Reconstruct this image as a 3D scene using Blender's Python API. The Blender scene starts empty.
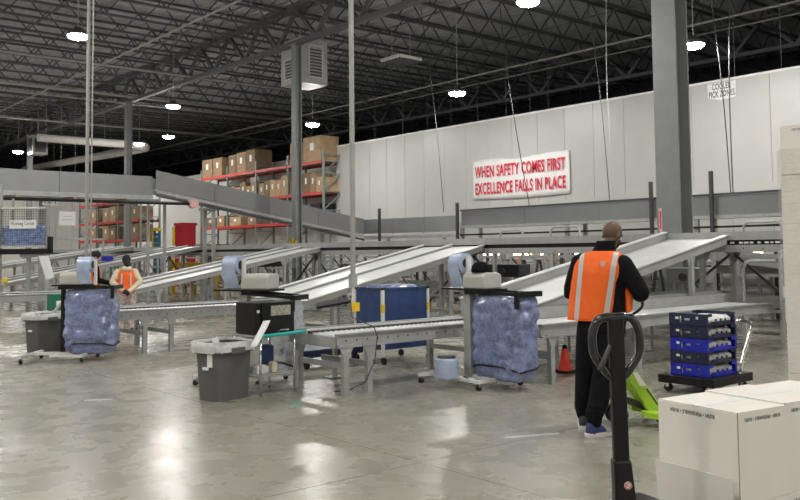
import bpy, bmesh, math, random
from mathutils import Vector, Matrix, noise
from math import sin, cos, pi, radians, atan2, sqrt
random.seed(7)
S = bpy.context.scene
COL = S.collection

# ---------------------------------------------------------------- camera
cam_d = bpy.data.cameras.new('camera'); cam = bpy.data.objects.new('camera', cam_d); COL.objects.link(cam)
YAW, PITCH, ROLL = radians(40.27), math.atan(49/850), radians(0.6)
f = Vector((sin(YAW)*cos(PITCH), cos(YAW)*cos(PITCH), sin(PITCH)))
r = Vector((cos(YAW), -sin(YAW), 0)); u = r.cross(f)
r2 = cos(ROLL)*r - sin(ROLL)*u; u2 = sin(ROLL)*r + cos(ROLL)*u
cam.matrix_world = Matrix(((r2.x, u2.x, -f.x, 0), (r2.y, u2.y, -f.y, 0), (r2.z, u2.z, -f.z, 1.56), (0, 0, 0, 1)))
cam_d.sensor_width = 36; cam_d.lens = 850*36/800; cam_d.shift_y = -47/800
cam_d.clip_start = .05; cam_d.clip_end = 300
S.camera = cam
# ---------------------------------------------------------------- world, exposure
W = bpy.data.worlds.new('night'); S.world = W; W.use_nodes = True
W.node_tree.nodes['Background'].inputs[0].default_value = (.02, .025, .035, 1)
W.node_tree.nodes['Background'].inputs[1].default_value = .3
S.view_settings.view_transform = 'Standard'; S.view_settings.look = 'None'
S.view_settings.gamma = 1; S.view_settings.use_curve_mapping = False
S.view_settings.exposure = 0.0
LAMP = 325.0      # strength of the lens of every high bay lamp
S.cycles.max_bounces = 8; S.cycles.use_denoising = True; S.cycles.sample_clamp_indirect = 6

# ---------------------------------------------------------------- materials
MATS = {}
def mat(name, col, rough=.5, metal=0, var=.12, scale=6, bump=0, emit=0, coat=0, bscale=None, stretch=None, alpha=1, trans=0):
    if name in MATS: return MATS[name]
    m = bpy.data.materials.new(name); m.use_nodes = True; nt = m.node_tree; b = nt.nodes['Principled BSDF']
    b.inputs['Roughness'].default_value = rough; b.inputs['Metallic'].default_value = metal
    if coat: b.inputs['Coat Weight'].default_value = coat; b.inputs['Coat Roughness'].default_value = .12
    if trans: b.inputs['Transmission Weight'].default_value = trans
    b.inputs['Alpha'].default_value = alpha
    tc = nt.nodes.new('ShaderNodeTexCoord'); src = tc.outputs['Object']
    if stretch:
        mp = nt.nodes.new('ShaderNodeMapping'); mp.inputs['Scale'].default_value = stretch
        nt.links.new(src, mp.inputs[0]); src = mp.outputs[0]
    nz = nt.nodes.new('ShaderNodeTexNoise'); nz.inputs['Scale'].default_value = scale; nz.inputs['Detail'].default_value = 5
    nt.links.new(src, nz.inputs['Vector'])
    rp = nt.nodes.new('ShaderNodeValToRGB'); e = rp.color_ramp.elements
    e[0].position = .3; e[1].position = .7
    lo = [max(0, c*(1-var)) for c in col]; hi = [min(1, c*(1+var)) for c in col]
    e[0].color = (*lo, 1); e[1].color = (*hi, 1)
    nt.links.new(nz.outputs['Fac'], rp.inputs[0]); nt.links.new(rp.outputs[0], b.inputs['Base Color'])
    if bump:
        nb = nt.nodes.new('ShaderNodeTexNoise'); nb.inputs['Scale'].default_value = bscale or scale*6
        nt.links.new(src, nb.inputs['Vector'])
        bp = nt.nodes.new('ShaderNodeBump'); bp.inputs['Strength'].default_value = bump; bp.inputs['Distance'].default_value = .02
        nt.links.new(nb.outputs['Fac'], bp.inputs['Height']); nt.links.new(bp.outputs[0], b.inputs['Normal'])
    if emit:
        b.inputs['Emission Color'].default_value = (*col, 1); b.inputs['Emission Strength'].default_value = emit
    MATS[name] = m
    return m

def floor_mat():
    m = mat('polished concrete', (.36, .34, .295), .3, 0, .16, .35)
    nt = m.node_tree; b = nt.nodes['Principled BSDF']
    tc = nt.nodes.new('ShaderNodeTexCoord')
    geo = nt.nodes.new('ShaderNodeNewGeometry')
    n1 = nt.nodes.new('ShaderNodeTexNoise'); n1.inputs['Scale'].default_value = .5; n1.inputs['Detail'].default_value = 4; n1.inputs['Roughness'].default_value = .5
    n2 = nt.nodes.new('ShaderNodeTexNoise'); n2.inputs['Scale'].default_value = 3.2; n2.inputs['Detail'].default_value = 7
    mp = nt.nodes.new('ShaderNodeMapping'); mp.inputs['Scale'].default_value = (.25, .45, 1)
    n3 = nt.nodes.new('ShaderNodeTexNoise'); n3.inputs['Scale'].default_value = 1.1; n3.inputs['Detail'].default_value = 4
    nt.links.new(geo.outputs['Position'], n1.inputs['Vector']); nt.links.new(geo.outputs['Position'], n2.inputs['Vector'])
    nt.links.new(geo.outputs['Position'], mp.inputs[0]); nt.links.new(mp.outputs[0], n3.inputs['Vector'])
    a1 = nt.nodes.new('ShaderNodeMath'); a1.operation = 'MULTIPLY_ADD'; nt.links.new(n2.outputs['Fac'], a1.inputs[0]); a1.inputs[1].default_value = .35; nt.links.new(n1.outputs['Fac'], a1.inputs[2])
    a2 = nt.nodes.new('ShaderNodeMath'); a2.operation = 'ADD'; nt.links.new(a1.outputs[0], a2.inputs[0]); nt.links.new(n3.outputs['Fac'], a2.inputs[1])
    a3 = nt.nodes.new('ShaderNodeMath'); a3.operation = 'DIVIDE'; a3.inputs[1].default_value = 2.35; nt.links.new(a2.outputs[0], a3.inputs[0])
    rp = nt.nodes.new('ShaderNodeValToRGB'); e = rp.color_ramp.elements
    e[0].position = .25; e[0].color = (.245, .233, .190, 1); e[1].position = .75; e[1].color = (.355, .338, .283, 1)
    nt.links.new(a3.outputs[0], rp.inputs[0]); nt.links.new(rp.outputs[0], b.inputs['Base Color'])
    r3 = nt.nodes.new('ShaderNodeMapRange'); r3.inputs['From Min'].default_value = .35; r3.inputs['From Max'].default_value = .65
    r3.inputs['To Min'].default_value = .24; r3.inputs['To Max'].default_value = .31
    nt.links.new(n2.outputs['Fac'], r3.inputs['Value']); nt.links.new(r3.outputs[0], b.inputs['Roughness'])
    return m

def film_mat():
    m = mat('blue film pillows', (.165, .205, .375), .2, 0, .4, 5, .5, coat=.8, bscale=13)
    nt = m.node_tree; b = nt.nodes['Principled BSDF']; src = b.inputs['Base Color'].links[0].from_socket
    tc = nt.nodes.new('ShaderNodeTexCoord'); n = nt.nodes.new('ShaderNodeTexNoise'); n.inputs['Scale'].default_value = 5; n.inputs['Detail'].default_value = 3
    mx = nt.nodes.new('ShaderNodeMix'); mx.data_type = 'VECTOR'; mx.inputs[0].default_value = .25
    nt.links.new(tc.outputs['Object'], n.inputs['Vector']); nt.links.new(tc.outputs['Object'], mx.inputs[4]); nt.links.new(n.outputs['Color'], mx.inputs[5])
    v = nt.nodes.new('ShaderNodeTexVoronoi'); v.feature = 'DISTANCE_TO_EDGE'; v.inputs['Scale'].default_value = 15; nt.links.new(mx.outputs[1], v.inputs['Vector'])
    r = nt.nodes.new('ShaderNodeMapRange'); r.inputs['From Min'].default_value = .0; r.inputs['From Max'].default_value = .16; r.inputs['To Min'].default_value = .42; r.inputs['To Max'].default_value = 0
    nt.links.new(v.outputs['Distance'], r.inputs['Value'])
    c = nt.nodes.new('ShaderNodeMix'); c.data_type = 'RGBA'; nt.links.new(r.outputs[0], c.inputs[0]); nt.links.new(src, c.inputs[6]); c.inputs[7].default_value = (.34, .40, .58, 1)
    nt.links.new(c.outputs[2], b.inputs['Base Color'])
    return m

M = dict(
 floor=floor_mat(), joint=mat('joint filler', (.12, .115, .10), .8),
 deck=mat('roof deck steel', (.40, .41, .43), .6, .2, .12, 2), joist=mat('grey primer joist', (.085, .085, .09), .6, .2),
 girder=mat('girder paint', (.12, .12, .125), .6, .2), pipe=mat('pale pipe', (.36, .35, .33), .45, .2),
 white_panel=mat('white insulated panel', (.475, .47, .45), .4, 0, .03, 1.5), dark_wall=mat('dark outer wall', (.03, .032, .045), .8),
 grey_wall=mat('grey ribbed wall', (.80, .785, .74), .6, 0, .06, 1), pale_wall=mat('pale wall', (.72, .71, .68), .6, 0, .05, 1),
 column=mat('grey column paint', (.24, .25, .25), .5, 0, .08, 3), guard=mat('grey guard steel', (.235, .24, .245), .5, .1, .06, 1.2),
 galv=mat('galvanised steel', (.40, .41, .40), .45, .2, .15, 7), rail=mat('grey conveyor paint', (.36, .365, .355), .45, .1, .1, 5),
 bed=mat('bright chute bed', (.72, .74, .72), .35, .05, .08, 3), roller=mat('zinc roller', (.80, .81, .80), .3, .15, .08, 20),
 dark_steel=mat('dark steel', (.07, .072, .075), .45, .4), black=mat('black plastic', (.009, .009, .010), .38, 0, .2, 12),
 gloss_black=mat('gloss black paint', (.010, .010, .012), .22, 0, .2, 12, coat=.6), rubber=mat('black rubber', (.02, .02, .02), .8),
 chrome=mat('chrome', (.7, .7, .7), .15, 1, .03), white=mat('white plastic', (.74, .74, .72), .45, 0, .04),
 paper=mat('white paper', (.86, .86, .84), .8, 0, .02), carton=mat('white carton', (.80, .77, .715), .75, 0, .035, 4, .05),
 carton_edge=mat('brown carton edge', (.30, .22, .15), .85), brown=mat('brown cardboard', (.30, .20, .115), .85, 0, .16, 4),
 brown2=mat('pale brown cardboard', (.42, .29, .17), .85, 0, .16, 4), brown3=mat('dark brown cardboard', (.20, .135, .08), .85, 0, .2, 4),
 red=mat('red rack paint', (.52, .045, .04), .5, 0, .1), red_paint=mat('red paint', (.42, .015, .03), .45, 0, .08),
 green_rack=mat('grey green upright', (.20, .26, .24), .5, .1), yellow=mat('yellow paint', (.78, .50, .02), .5), blue_paint=mat('blue paint', (.02, .13, .24), .45),
 orange=mat('orange vest mesh', (1.0, .155, .016), .75, 0, .06, 18, .12, bscale=60), stripe=mat('silver reflective tape', (.62, .58, .56), .4, .1, .05),
 black_cloth=mat('black knit cloth', (.008, .008, .010), .85, 0, .3, 20, .2, bscale=60), skin=mat('brown skin', (.125, .072, .046), .5, 0, .08, 14),
 skin2=mat('light skin', (.50, .30, .21), .5, 0, .06, 14), hair=mat('dark hair', (.012, .010, .010), .55), stubble=mat('short dark stubble', (.030, .020, .015), .8),
 cream=mat('cream fleece', (.70, .62, .46), .85, 0, .08, 20, .2), pattern=mat('pink and white patterned cloth', (.55, .43, .40), .85, 0, .45, 22),
 shoe_blue=mat('navy shoe', (.03, .05, .17), .6), shoe_grey=mat('grey shoe', (.38, .37, .40), .7), sole=mat('white sole', (.7, .68, .68), .6),
 navy=mat('navy shoe mesh', (.035, .04, .06), .7), glove=mat('black glove', (.012, .012, .013), .7),
 film=film_mat(), film_light=mat('light blue film', (.26, .36, .66), .25, 0, .35, 12, .4, coat=.5), roll=mat('pale blue film roll', (.42, .50, .68), .3, 0, .15, 9, coat=.4), clear=mat('clear film', (.62, .66, .72), .2, 0, .2, 10, .3, alpha=.45),
 bin=mat('grey bin plastic', (.105, .107, .105), .5, 0, .06, 5), liner=mat('clear bin liner', (.62, .62, .60), .3, 0, .2, 14, .5),
 teal=mat('teal edge strip', (.03, .45, .42), .4), beige=mat('beige machine shell', (.50, .49, .45), .42, 0, .03),
 blue_fabric=mat('navy tarpaulin', (.025, .055, .17), .45, 0, .25, 6, .2), blue_crate=mat('bright blue crate', (.010, .018, .42), .35, 0, .1),
 navy_crate=mat('navy crate', (.010, .016, .055), .4, 0, .1), green=mat('lime green paint', (.40, .66, .04), .4, 0, .06), cone_red=mat('cone red', (.75, .045, .02), .5),
 red_letter=mat('red banner ink', (.62, .018, .05), .6), banner=mat('white vinyl banner', (.80, .79, .78), .45, 0, .03), ink=mat('dark ink', (.05, .05, .06), .7),
 pink=mat('pale pink label', (.75, .45, .45), .6), pallet=mat('pallet wood', (.35, .25, .15), .8, 0, .2, 8),
 lens=mat('lamp lens', (1, .975, .93), .4, 0, 0, emit=LAMP), warm=mat('warm strip lamp', (1, .8, .55), .4, 0, 0, emit=5), cool=mat('white strip lamp', (1, .97, .9), .4, 0, 0, emit=5),
 vent=mat('vent white', (.6, .6, .58), .5), duct=mat('white duct', (.62, .60, .56), .5, 0, .05), heater=mat('pale metal cabinet', (.42, .42, .41), .5, .2),
 green_sign=mat('green label', (.01, .16, .08), .5), wrap=None, prod_red=mat('red parcel', (.6, .06, .04), .5), prod_yel=mat('yellow parcel', (.7, .5, .04), .5), prod_or=mat('orange parcel', (.75, .2, .03), .5),
 window=mat('cloudy window', (.34, .34, .27), .2, 0, .4, 30),
)
def wrap_mat():
    m = bpy.data.materials.new('stretch wrap'); m.use_nodes = True; nt = m.node_tree; nt.nodes.clear()
    o = nt.nodes.new('ShaderNodeOutputMaterial'); mx = nt.nodes.new('ShaderNodeMixShader'); t = nt.nodes.new('ShaderNodeBsdfTransparent'); g = nt.nodes.new('ShaderNodeBsdfGlossy')
    g.inputs['Roughness'].default_value = .18; mx.inputs[0].default_value = .14
    tc = nt.nodes.new('ShaderNodeTexCoord'); mp = nt.nodes.new('ShaderNodeMapping'); mp.inputs['Scale'].default_value = (3, 3, 14)
    n = nt.nodes.new('ShaderNodeTexNoise'); n.inputs['Scale'].default_value = 3; bp = nt.nodes.new('ShaderNodeBump'); bp.inputs['Strength'].default_value = .6; bp.inputs['Distance'].default_value = .03
    nt.links.new(tc.outputs['Object'], mp.inputs[0]); nt.links.new(mp.outputs[0], n.inputs['Vector']); nt.links.new(n.outputs['Fac'], bp.inputs['Height']); nt.links.new(bp.outputs[0], g.inputs['Normal'])
    nt.links.new(t.outputs[0], mx.inputs[1]); nt.links.new(g.outputs[0], mx.inputs[2]); nt.links.new(mx.outputs[0], o.inputs[0])
    return m
M['wrap'] = wrap_mat()
for k_, v_ in (('black_cloth', .12), ('black', .3), ('rubber', .2), ('hair', .3)): M[k_].node_tree.nodes['Principled BSDF'].inputs['Specular IOR Level'].default_value = v_

# ---------------------------------------------------------------- mesh helpers
def V(*a): return Vector(a)
class MB:
    def __init__(s): s.v = []; s.f = []
    def add(s, vs, fs):
        o = len(s.v); s.v += [tuple(p) for p in vs]; s.f += [tuple(i+o for i in q) for q in fs]; return s
    def box(s, x0, x1, y0, y1, z0, z1):
        return s.add([(x0,y0,z0),(x1,y0,z0),(x1,y1,z0),(x0,y1,z0),(x0,y0,z1),(x1,y0,z1),(x1,y1,z1),(x0,y1,z1)],
                     [(0,3,2,1),(4,5,6,7),(0,1,5,4),(1,2,6,5),(2,3,7,6),(3,0,4,7)])
    def bar(s, p, q, w=.05, h=None, up=(0,0,1)):
        p, q = Vector(p), Vector(q); h = h or w; d = (q-p).normalized(); up = Vector(up)
        if abs(d.dot(up)) > .98: up = Vector((1,0,0))
        a = d.cross(up).normalized()*w/2; b = a.cross(d).normalized()*h/2
        vs = [p-a-b, p+a-b, p+a+b, p-a+b, q-a-b, q+a-b, q+a+b, q-a+b]
        return s.add(vs, [(0,3,2,1),(4,5,6,7),(0,1,5,4),(1,2,6,5),(2,3,7,6),(3,0,4,7)][::1])
    def tube(s, pts, r, n=8, closed=False, caps=True):
        pts = [Vector(p) for p in pts]; m = len(pts); rs = r if isinstance(r, (list, tuple)) else [r]*m
        vs = []; prev = None
        for i, p in enumerate(pts):
            if closed: d = pts[(i+1) % m]-pts[i-1]
            else: d = pts[min(i+1, m-1)]-pts[max(i-1, 0)]
            d.normalize()
            if prev is None:
                up = Vector((0,0,1)) if abs(d.z) < .9 else Vector((1,0,0)); a = d.cross(up).normalized()
            else:
                a = (prev-d*prev.dot(d)).normalized()
            prev = a; b = d.cross(a)
            vs += [p+(a*cos(2*pi*k/n)+b*sin(2*pi*k/n))*rs[i] for k in range(n)]
        fs = []
        for i in range(m if closed else m-1):
            j = (i+1) % m
            for k in range(n): fs.append((i*n+k, i*n+(k+1) % n, j*n+(k+1) % n, j*n+k))
        if caps and not closed: fs += [tuple(range(n))[::-1], tuple((m-1)*n+k for k in range(n))]
        return s.add(vs, fs)
    def cyl(s, p, q, r, r1=None, n=12): return s.tube([p, q], [r, r if r1 is None else r1], n)
    def lathe(s, prof, c=(0,0,0), n=16):
        vs = [(c[0]+a*cos(2*pi*k/n), c[1]+a*sin(2*pi*k/n), c[2]+z) for a, z in prof for k in range(n)]; fs = []
        for i in range(len(prof)-1):
            for k in range(n): fs.append((i*n+k, i*n+(k+1) % n, (i+1)*n+(k+1) % n, (i+1)*n+k))
        fs += [tuple(range(n))[::-1], tuple((len(prof)-1)*n+k for k in range(n))]
        return s.add(vs, fs)
    def prism(s, poly, ext):
        n = len(poly); e = Vector(ext); vs = [Vector(p) for p in poly]; vs += [p+e for p in vs]
        return s.add(vs, [tuple(range(n))[::-1], tuple(range(n, 2*n))]+[(i, (i+1) % n, (i+1) % n+n, i+n) for i in range(n)])
    def rings(s, rings, caps=True):
        n = len(rings[0]); vs = [p for g in rings for p in g]; fs = []
        for i in range(len(rings)-1):
            for k in range(n): fs.append((i*n+k, i*n+(k+1) % n, (i+1)*n+(k+1) % n, (i+1)*n+k))
        if caps: fs += [tuple(range(n))[::-1], tuple((len(rings)-1)*n+k for k in range(n))]
        return s.add(vs, fs)
    def build(s, name, m, parent=None, bevel=0, smooth=False, loc=None, rotz=0, kind=None):
        me = bpy.data.meshes.new(name); me.from_pydata(s.v, [], s.f)
        bm = bmesh.new(); bm.from_mesh(me); bmesh.ops.recalc_face_normals(bm, faces=bm.faces); bm.to_mesh(me); bm.free()
        me.materials.append(M[m] if isinstance(m, str) else m)
        if smooth:
            me.polygons.foreach_set('use_smooth', [True]*len(me.polygons))
            if smooth == 'auto':
                try: me.set_sharp_from_angle(angle=radians(40))
                except Exception: pass
        o = bpy.data.objects.new(name, me); COL.objects.link(o)
        if parent: o.parent = parent
        if loc is not None: o.location = loc
        if rotz: o.rotation_euler = (0, 0, rotz)
        if bevel:
            bv = o.modifiers.new('bevel', 'BEVEL'); bv.width = bevel; bv.segments = 2; bv.limit_method = 'ANGLE'
        if kind: o['kind'] = kind
        return o
def tag(o, label, cat, group=None):
    o['label'] = label; o['category'] = cat
    if group: o['group'] = group
    return o
def thing(name, label, cat, loc=(0,0,0), rotz=0, group=None):
    o = bpy.data.objects.new(name, None); COL.objects.link(o); o.location = loc; o.rotation_euler = (0,0,rotz); o.empty_display_size = .1
    return tag(o, label, cat, group)
def copy_obj(o, parent=None, loc=None, rotz=None):
    c = o.copy(); COL.objects.link(c)
    if parent: c.parent = parent
    if loc is not None: c.location = loc
    if rotz is not None: c.rotation_euler = (0,0,rotz)
    return c
def copy_tree(o, loc=None, rotz=None, label=None):
    c = copy_obj(o, None, loc, rotz)
    if label: c['label'] = label
    for ch in [k for k in o.children]:
        d = copy_obj(ch, c)
        for g in [k for k in ch.children]: copy_obj(g, d)
    return c
def text(name, s, size, m, parent, origin, xdir, ydir, width=None, thick=.002, bold=0, align='CENTER'):
    cu = bpy.data.curves.new(name, 'FONT'); cu.body = s; cu.size = size; cu.align_x = align; cu.align_y = 'CENTER'; cu.extrude = thick; cu.offset = bold; cu.resolution_u = 3; cu.space_character = 1.08
    o = bpy.data.objects.new(name, cu); COL.objects.link(o)
    bpy.context.view_layer.update()
    me = bpy.data.meshes.new_from_object(o.evaluated_get(bpy.context.evaluated_depsgraph_get())); bpy.data.objects.remove(o); bpy.data.curves.remove(cu)
    xs = [v.co.x for v in me.vertices]; w = max(xs)-min(xs); sx = (width/w) if width else 1
    x = Vector(xdir); y = Vector(ydir); z = x.cross(y); og = Vector(origin)
    for v in me.vertices: c = v.co.copy(); v.co = og+x*c.x*sx+y*c.y+z*c.z
    me.name = name; me.materials.clear(); me.materials.append(M[m]); ob = bpy.data.objects.new(name, me); COL.objects.link(ob)
    if parent: ob.parent = parent
    return ob
ORD = ['first','second','third','fourth','fifth','sixth','seventh','eighth','ninth','tenth','eleventh','twelfth','thirteenth','fourteenth','fifteenth','sixteenth','seventeenth','eighteenth','nineteenth','twentieth','twenty-first','twenty-second','twenty-third','twenty-fourth']

# ================================================================ SETTING
fl = MB().box(-14, 36, -10, 88, -.3, -.008).build('floor', 'joint'); fl['kind'] = 'structure'
slab = None; gx, gy = 4.56, 4.6
for i in range(11):
    for j in range(21):
        x, y = -14+i*gx, -10+j*gy+1.0
        if slab is None:
            slab = MB().box(.004, gx-.004, .004, gy-.004, -.008, 0).build('floor_slab', 'floor', fl); slab.location = (x, y, 0)
        else: copy_obj(slab, fl, (x, y, 0))
# ceiling: ribbed deck, joists across, girders along
DK = 9.9
mb = MB(); rib = .3
x = -14
prof = []
# deck ribs run along Y
n = int(50/rib); vs = []; fs = []
for i in range(n+1):
    x = -14+i*rib
    for dx, z in ((0, DK), (.06, DK+.05), (.21, DK+.05), (.27, DK)): vs += [(x+dx, -10, z), (x+dx, 88, z)]
for i in range(len(vs)//2-1): fs.append((2*i, 2*i+1, 2*i+3, 2*i+2))
mb.add(vs, fs); mb.box(-14, 37, -10, 88, DK+.1, DK+.2)
ce = mb.build('ceiling', 'deck'); ce['kind'] = 'structure'
SP = 13.8; GX = [1.8, 15.6, 29.4]
def truss(L, depth, panel, cw, ww, ax='x'):
    m = MB(); P = (lambda a, z: (a, 0, z)) if ax == 'x' else (lambda a, z: (0, a, z))
    m.bar(P(0, 0), P(L, 0), cw, cw*.6); m.bar(P(0, depth), P(L, depth), cw, cw*.6)
    k = int(round(L/panel)); p = L/k
    for i in range(k):
        a, b = i*p, (i+1)*p; mid = (a+b)/2
        m.bar(P(a, depth), P(mid, 0), ww); m.bar(P(mid, 0), P(b, depth), ww)
    return m
joist = None; brace = None
ys = [-9+1.75*k for k in range(55)]
for x0 in (-12, 1.8, 15.6, 29.4):
    L = SP if x0 < 29 else 6.5
    src = truss(L, .72, 1.25, .11, .035).build('roof_joist', 'joist', ce)
    for q, y in enumerate(ys):
        (src if q == 0 else copy_obj(src, ce)).location = (x0, y, DK-.78)
gsrc = None
for gx_ in GX:
    for k in range(-1, 6):
        y0 = 9.9+SP*k
        if gsrc is None:
            gsrc = truss(SP, 1.15, 2.3, .24, .12, 'y').build('roof_girder', 'girder', ce); gsrc.location = (gx_, y0, 8.6)
        else: copy_obj(gsrc, ce, (gx_, y0, 8.6))
bsrc = None
for x in (4.2, 8.7, 13, 18.2, 22.5, 27):
    if bsrc is None:
        bsrc = MB().bar((0, -10, 0), (0, 88, 0), .04).build('joist_bridging', 'girder', ce); bsrc.location = (x, 0, DK-.74)
    else: copy_obj(bsrc, ce, (x, 0, DK-.74))
psrc = None
for x0, x1, y, z, rr in ((-5, 33, 31.3, 8.7, .05), (-5, 33, 37, 8.72, .06), (-5, 33, 37.6, 8.5, .04), (-5, 33, 45.5, 8.6, .06)):
    MB().cyl((x0, y, z), (x1, y, z), rr, n=8).build('sprinkler_pipe', 'pipe', ce, smooth=True)
for x, z, rr, y1 in ((24.6, 8.72, .045, 80), (26.2, 8.8, .03, 80), (12.2, 8.9, .035, 60)):
    MB().cyl((x, -8, z), (x, y1, z), rr, n=8).build('sprinkler_pipe', 'pipe', ce, smooth=True)
# walls
w = MB().box(21.96, 22.15, -9.9, 30.1, 0, 6.17).build('wall_right', 'white_panel'); w['kind'] = 'structure'
pn = None
for k in range(35):
    y0 = 30.1-1.143*(k+1)
    if pn is None: pn = MB().box(21.9, 21.97, .006, 1.137, .0, 6.19).build('wall_panel', 'white_panel', w); pn.location = (0, y0, 0)
    else: copy_obj(pn, w, (0, y0, 0))
MB().box(21.88, 21.99, -9.9, 30.1, 6.19, 6.25).build('top_cap', 'white', w)
w = MB().box(21.97, 34, 30.1, 30.25, 0, 6.2).build('wall_end', 'white_panel'); w['kind'] = 'structure'
w = MB().box(36, 36.3, -10, 88, 0, 10).build('wall_back', 'dark_wall'); w['kind'] = 'structure'
w = MB().box(-14, 36, 88, 88.3, 0, 10).build('wall_far', 'dark_wall'); w['kind'] = 'structure'
w = MB().box(-14.3, -14, -10, 88, 0, 10).build('wall_left', 'grey_wall'); w['kind'] = 'structure'
w = MB().box(-14, 36, -10.3, -10, 0, 10).build('wall_front', 'grey_wall'); w['kind'] = 'structure'
w = MB().box(22.75, 22.9, 30.3, 66, 0, 6.15).build('wall_rack_side', 'pale_wall'); w['kind'] = 'structure'
# ribbed partition at the far left
w = MB().box(2, 22.7, 56, 56.2, 0, 6.9).build('wall_partition', 'grey_wall'); w['kind'] = 'structure'
rb = None
for k in range(20):
    if rb is None: rb = MB().box(0, .98, 55.93, 56, 0, 6.9).build('wall_sheet', 'grey_wall', w); rb.location = (2.1, 0, 0)
    else: copy_obj(rb, w, (2.1+k*1.02, 0, 0))
# columns
def wcol(label, x, y, fw, dep, tf, tw, h):
    t = thing('steel_column', label, 'column', (x, y, 0))
    MB().box(0, tf, 0, fw, 0, h).box(dep-tf, dep, 0, fw, 0, h).box(tf, dep-tf, fw/2-tw/2, fw/2+tw/2, 0, h).build('shaft', 'column', t)
    MB().box(-.08, dep+.08, -.08, fw+.08, 0, .03).build('base_plate', 'column', t)
    MB().box(-.05, dep+.05, -.05, fw+.05, h-.03, h).build('cap_plate', 'column', t)
    return t
c1 = wcol('wide grey steel column nearest the camera, behind the man', 15.62, 9.56, .55, .47, .035, .03, 8.55)
lb = MB().box(-.006, 0, .43, .50, 1.92, 2.42).build('warning_label', 'pink', c1); lb['label'] = 'narrow pink warning label'
MB().box(-.008, -.006, .45, .48, 1.98, 2.36).build('label_print', 'red_letter', c1)
c2 = wcol('slim grey column with the white air unit at its top', 15.5, 23.62, .25, .25, .02, .02, 8.55)
cg = MB().box(-.05, 0, -.06, .31, 1.6, 1.66).box(-.05, 0, -.06, .31, 1.98, 2.04).box(-.05, 0, -.06, 0, 1.6, 2.04).box(-.05, 0, .1, .15, 1.66, 1.98).box(-.05, 0, .25, .31, 1.6, 2.04).build('yellow_guard', 'yellow', c2); cg['label'] = 'yellow guard frame'
wcol('grey column rising through the overhead conveyor at left', 15.4, 37.4, .26, .26, .02, .02, 8.55)
wcol('farthest grey column with a box heater, far left', 15.2, 51.1, .27, .27, .02, .02, 8.55)

# ================================================================ LAMPS
def lamp(label, x, y, z=7.2, src=[None]):
    if src[0] is None:
        t = thing('high_bay_lamp', label, 'lamp', (x, y, z), 0, 'high bay ceiling lamps')
        MB().lathe([(.2, .02), (.27, .03), (.27, .10), (.16, .15), (.1, .24), (.04, .26)]).build('housing', 'dark_steel', t, smooth='auto')
        MB().lathe([(.1, -.07), (.2, -.045), (.255, 0), (.255, .03)]).build('lens', 'lens', t, smooth=True)
        MB().cyl((0, 0, .25), (0, 0, DK+.06-z), .012, n=6).build('hanging_rod', 'pipe', t)
        MB().box(-.12, .12, -.12, .12, DK-.02-z, DK+.055-z).build('mount_plate', 'dark_steel', t)
        src[0] = t
    else: copy_tree(src[0], (x, y, z), None, label)
VIS = [('high bay lamp above the blue bubble film bag, upper left', 7.7, 21.9), ('high bay lamp at the top edge of the view, left of the big column', 14.6, 12.65),
       ('upper one of two lamps hung over the white duct end', 14.25, 30.2), ('lower one of two lamps under the same rod line, left of rack boxes', 17.8, 38.2),
       ('lamp over the cooler wall, left of the banner', 18.5, 19.0), ('small looking lamp just right of the big column', 18.72, 10.97),
       ('lamp beside the slim column above the rack cartons', 18.56, 27.1), ('farthest left lamp beside the box heater', 13.9, 48.5), ('small lamp by the rounded end of the white duct', 17.8, 41.6)]
for l, x, y in VIS: lamp(l, x, y, 6.5 if x > 18.2 else 7.2)
for i, (y, xs) in enumerate(((-6, (-6.5, .6, 7.7, 14.6)), (3.4, (-6.5, .6, 7.7, 14.6, 20.6)), (12.6, (-6.5, .6, 7.7)), (21.8, (-6.5, .6)), (31, (-6.5, .6, 7.7)), (40, (.6, 7.7)), (50, (.6, 7.7)))):
    for j, x in enumerate(xs): lamp('high bay lamp outside the view, '+ORD[i]+' row of the grid, '+ORD[j]+' from the left', x, y)

# ================================================================ CEILING EQUIPMENT
t = thing('air_unit', 'pale box shaped air unit with louvred faces behind the slim column top', 'heater', (15.85, 23.9, 7.35))
MB().box(0, 1.15, 0, 1.15, 0, 1.55).build('cabinet', 'heater', t)
for nm, mk in (('louvre_frame', lambda: MB().box(.35, .95, -.03, 0, .2, .25).box(.35, .95, -.03, 0, 1.3, 1.35).box(.35, .4, -.03, 0, .2, 1.35).box(.9, .95, -.03, 0, .2, 1.35)),
               ('louvre_frame', lambda: MB().box(-.03, 0, .3, .9, .15, .2).box(-.03, 0, .3, .9, .85, .9).box(-.03, 0, .3, .35, .15, .9).box(-.03, 0, .85, .9, .15, .9))):
    mk().build(nm, 'vent', t)
m = MB()
for k in range(9): m.bar((.4, -.012, .3+k*.11), (.9, -.012, .3+k*.11), .02, .07, (0, 1, 1))
m.build('louvre_slats', 'dark_steel', t)
m = MB()
for k in range(6): m.bar((-.012, .35, .24+k*.11), (-.012, .85, .24+k*.11), .02, .07, (1, 0, 1))
m.build('louvre_slats', 'dark_steel', t)
m = MB()
for a in (.1, 1.05):
    for b in (.1, 1.05): m.cyl((a, b, 1.55), (a, b, 1.85), .02, n=6)
m.build('hanger_rods', 'pipe', t)
t = thing('box_heater', 'small box heater hung on the farthest column, far left', 'heater', (14.5, 48.0, 7.1))
MB().box(0, .8, 0, .8, 0, 1.0).build('cabinet', 'heater', t); MB().box(-.02, 0, .1, .7, .12, .88).build('grille', 'dark_steel', t); MB().box(.1, .7, -.02, 0, .12, .88).build('grille', 'dark_steel', t)
MB().cyl((.4, .4, 1.0), (.4, .4, 2.81), .03, n=6).build('hanger_rod', 'pipe', t)
t = thing('air_duct', 'long white round duct bending back on itself under the roof, left', 'duct')
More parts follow.
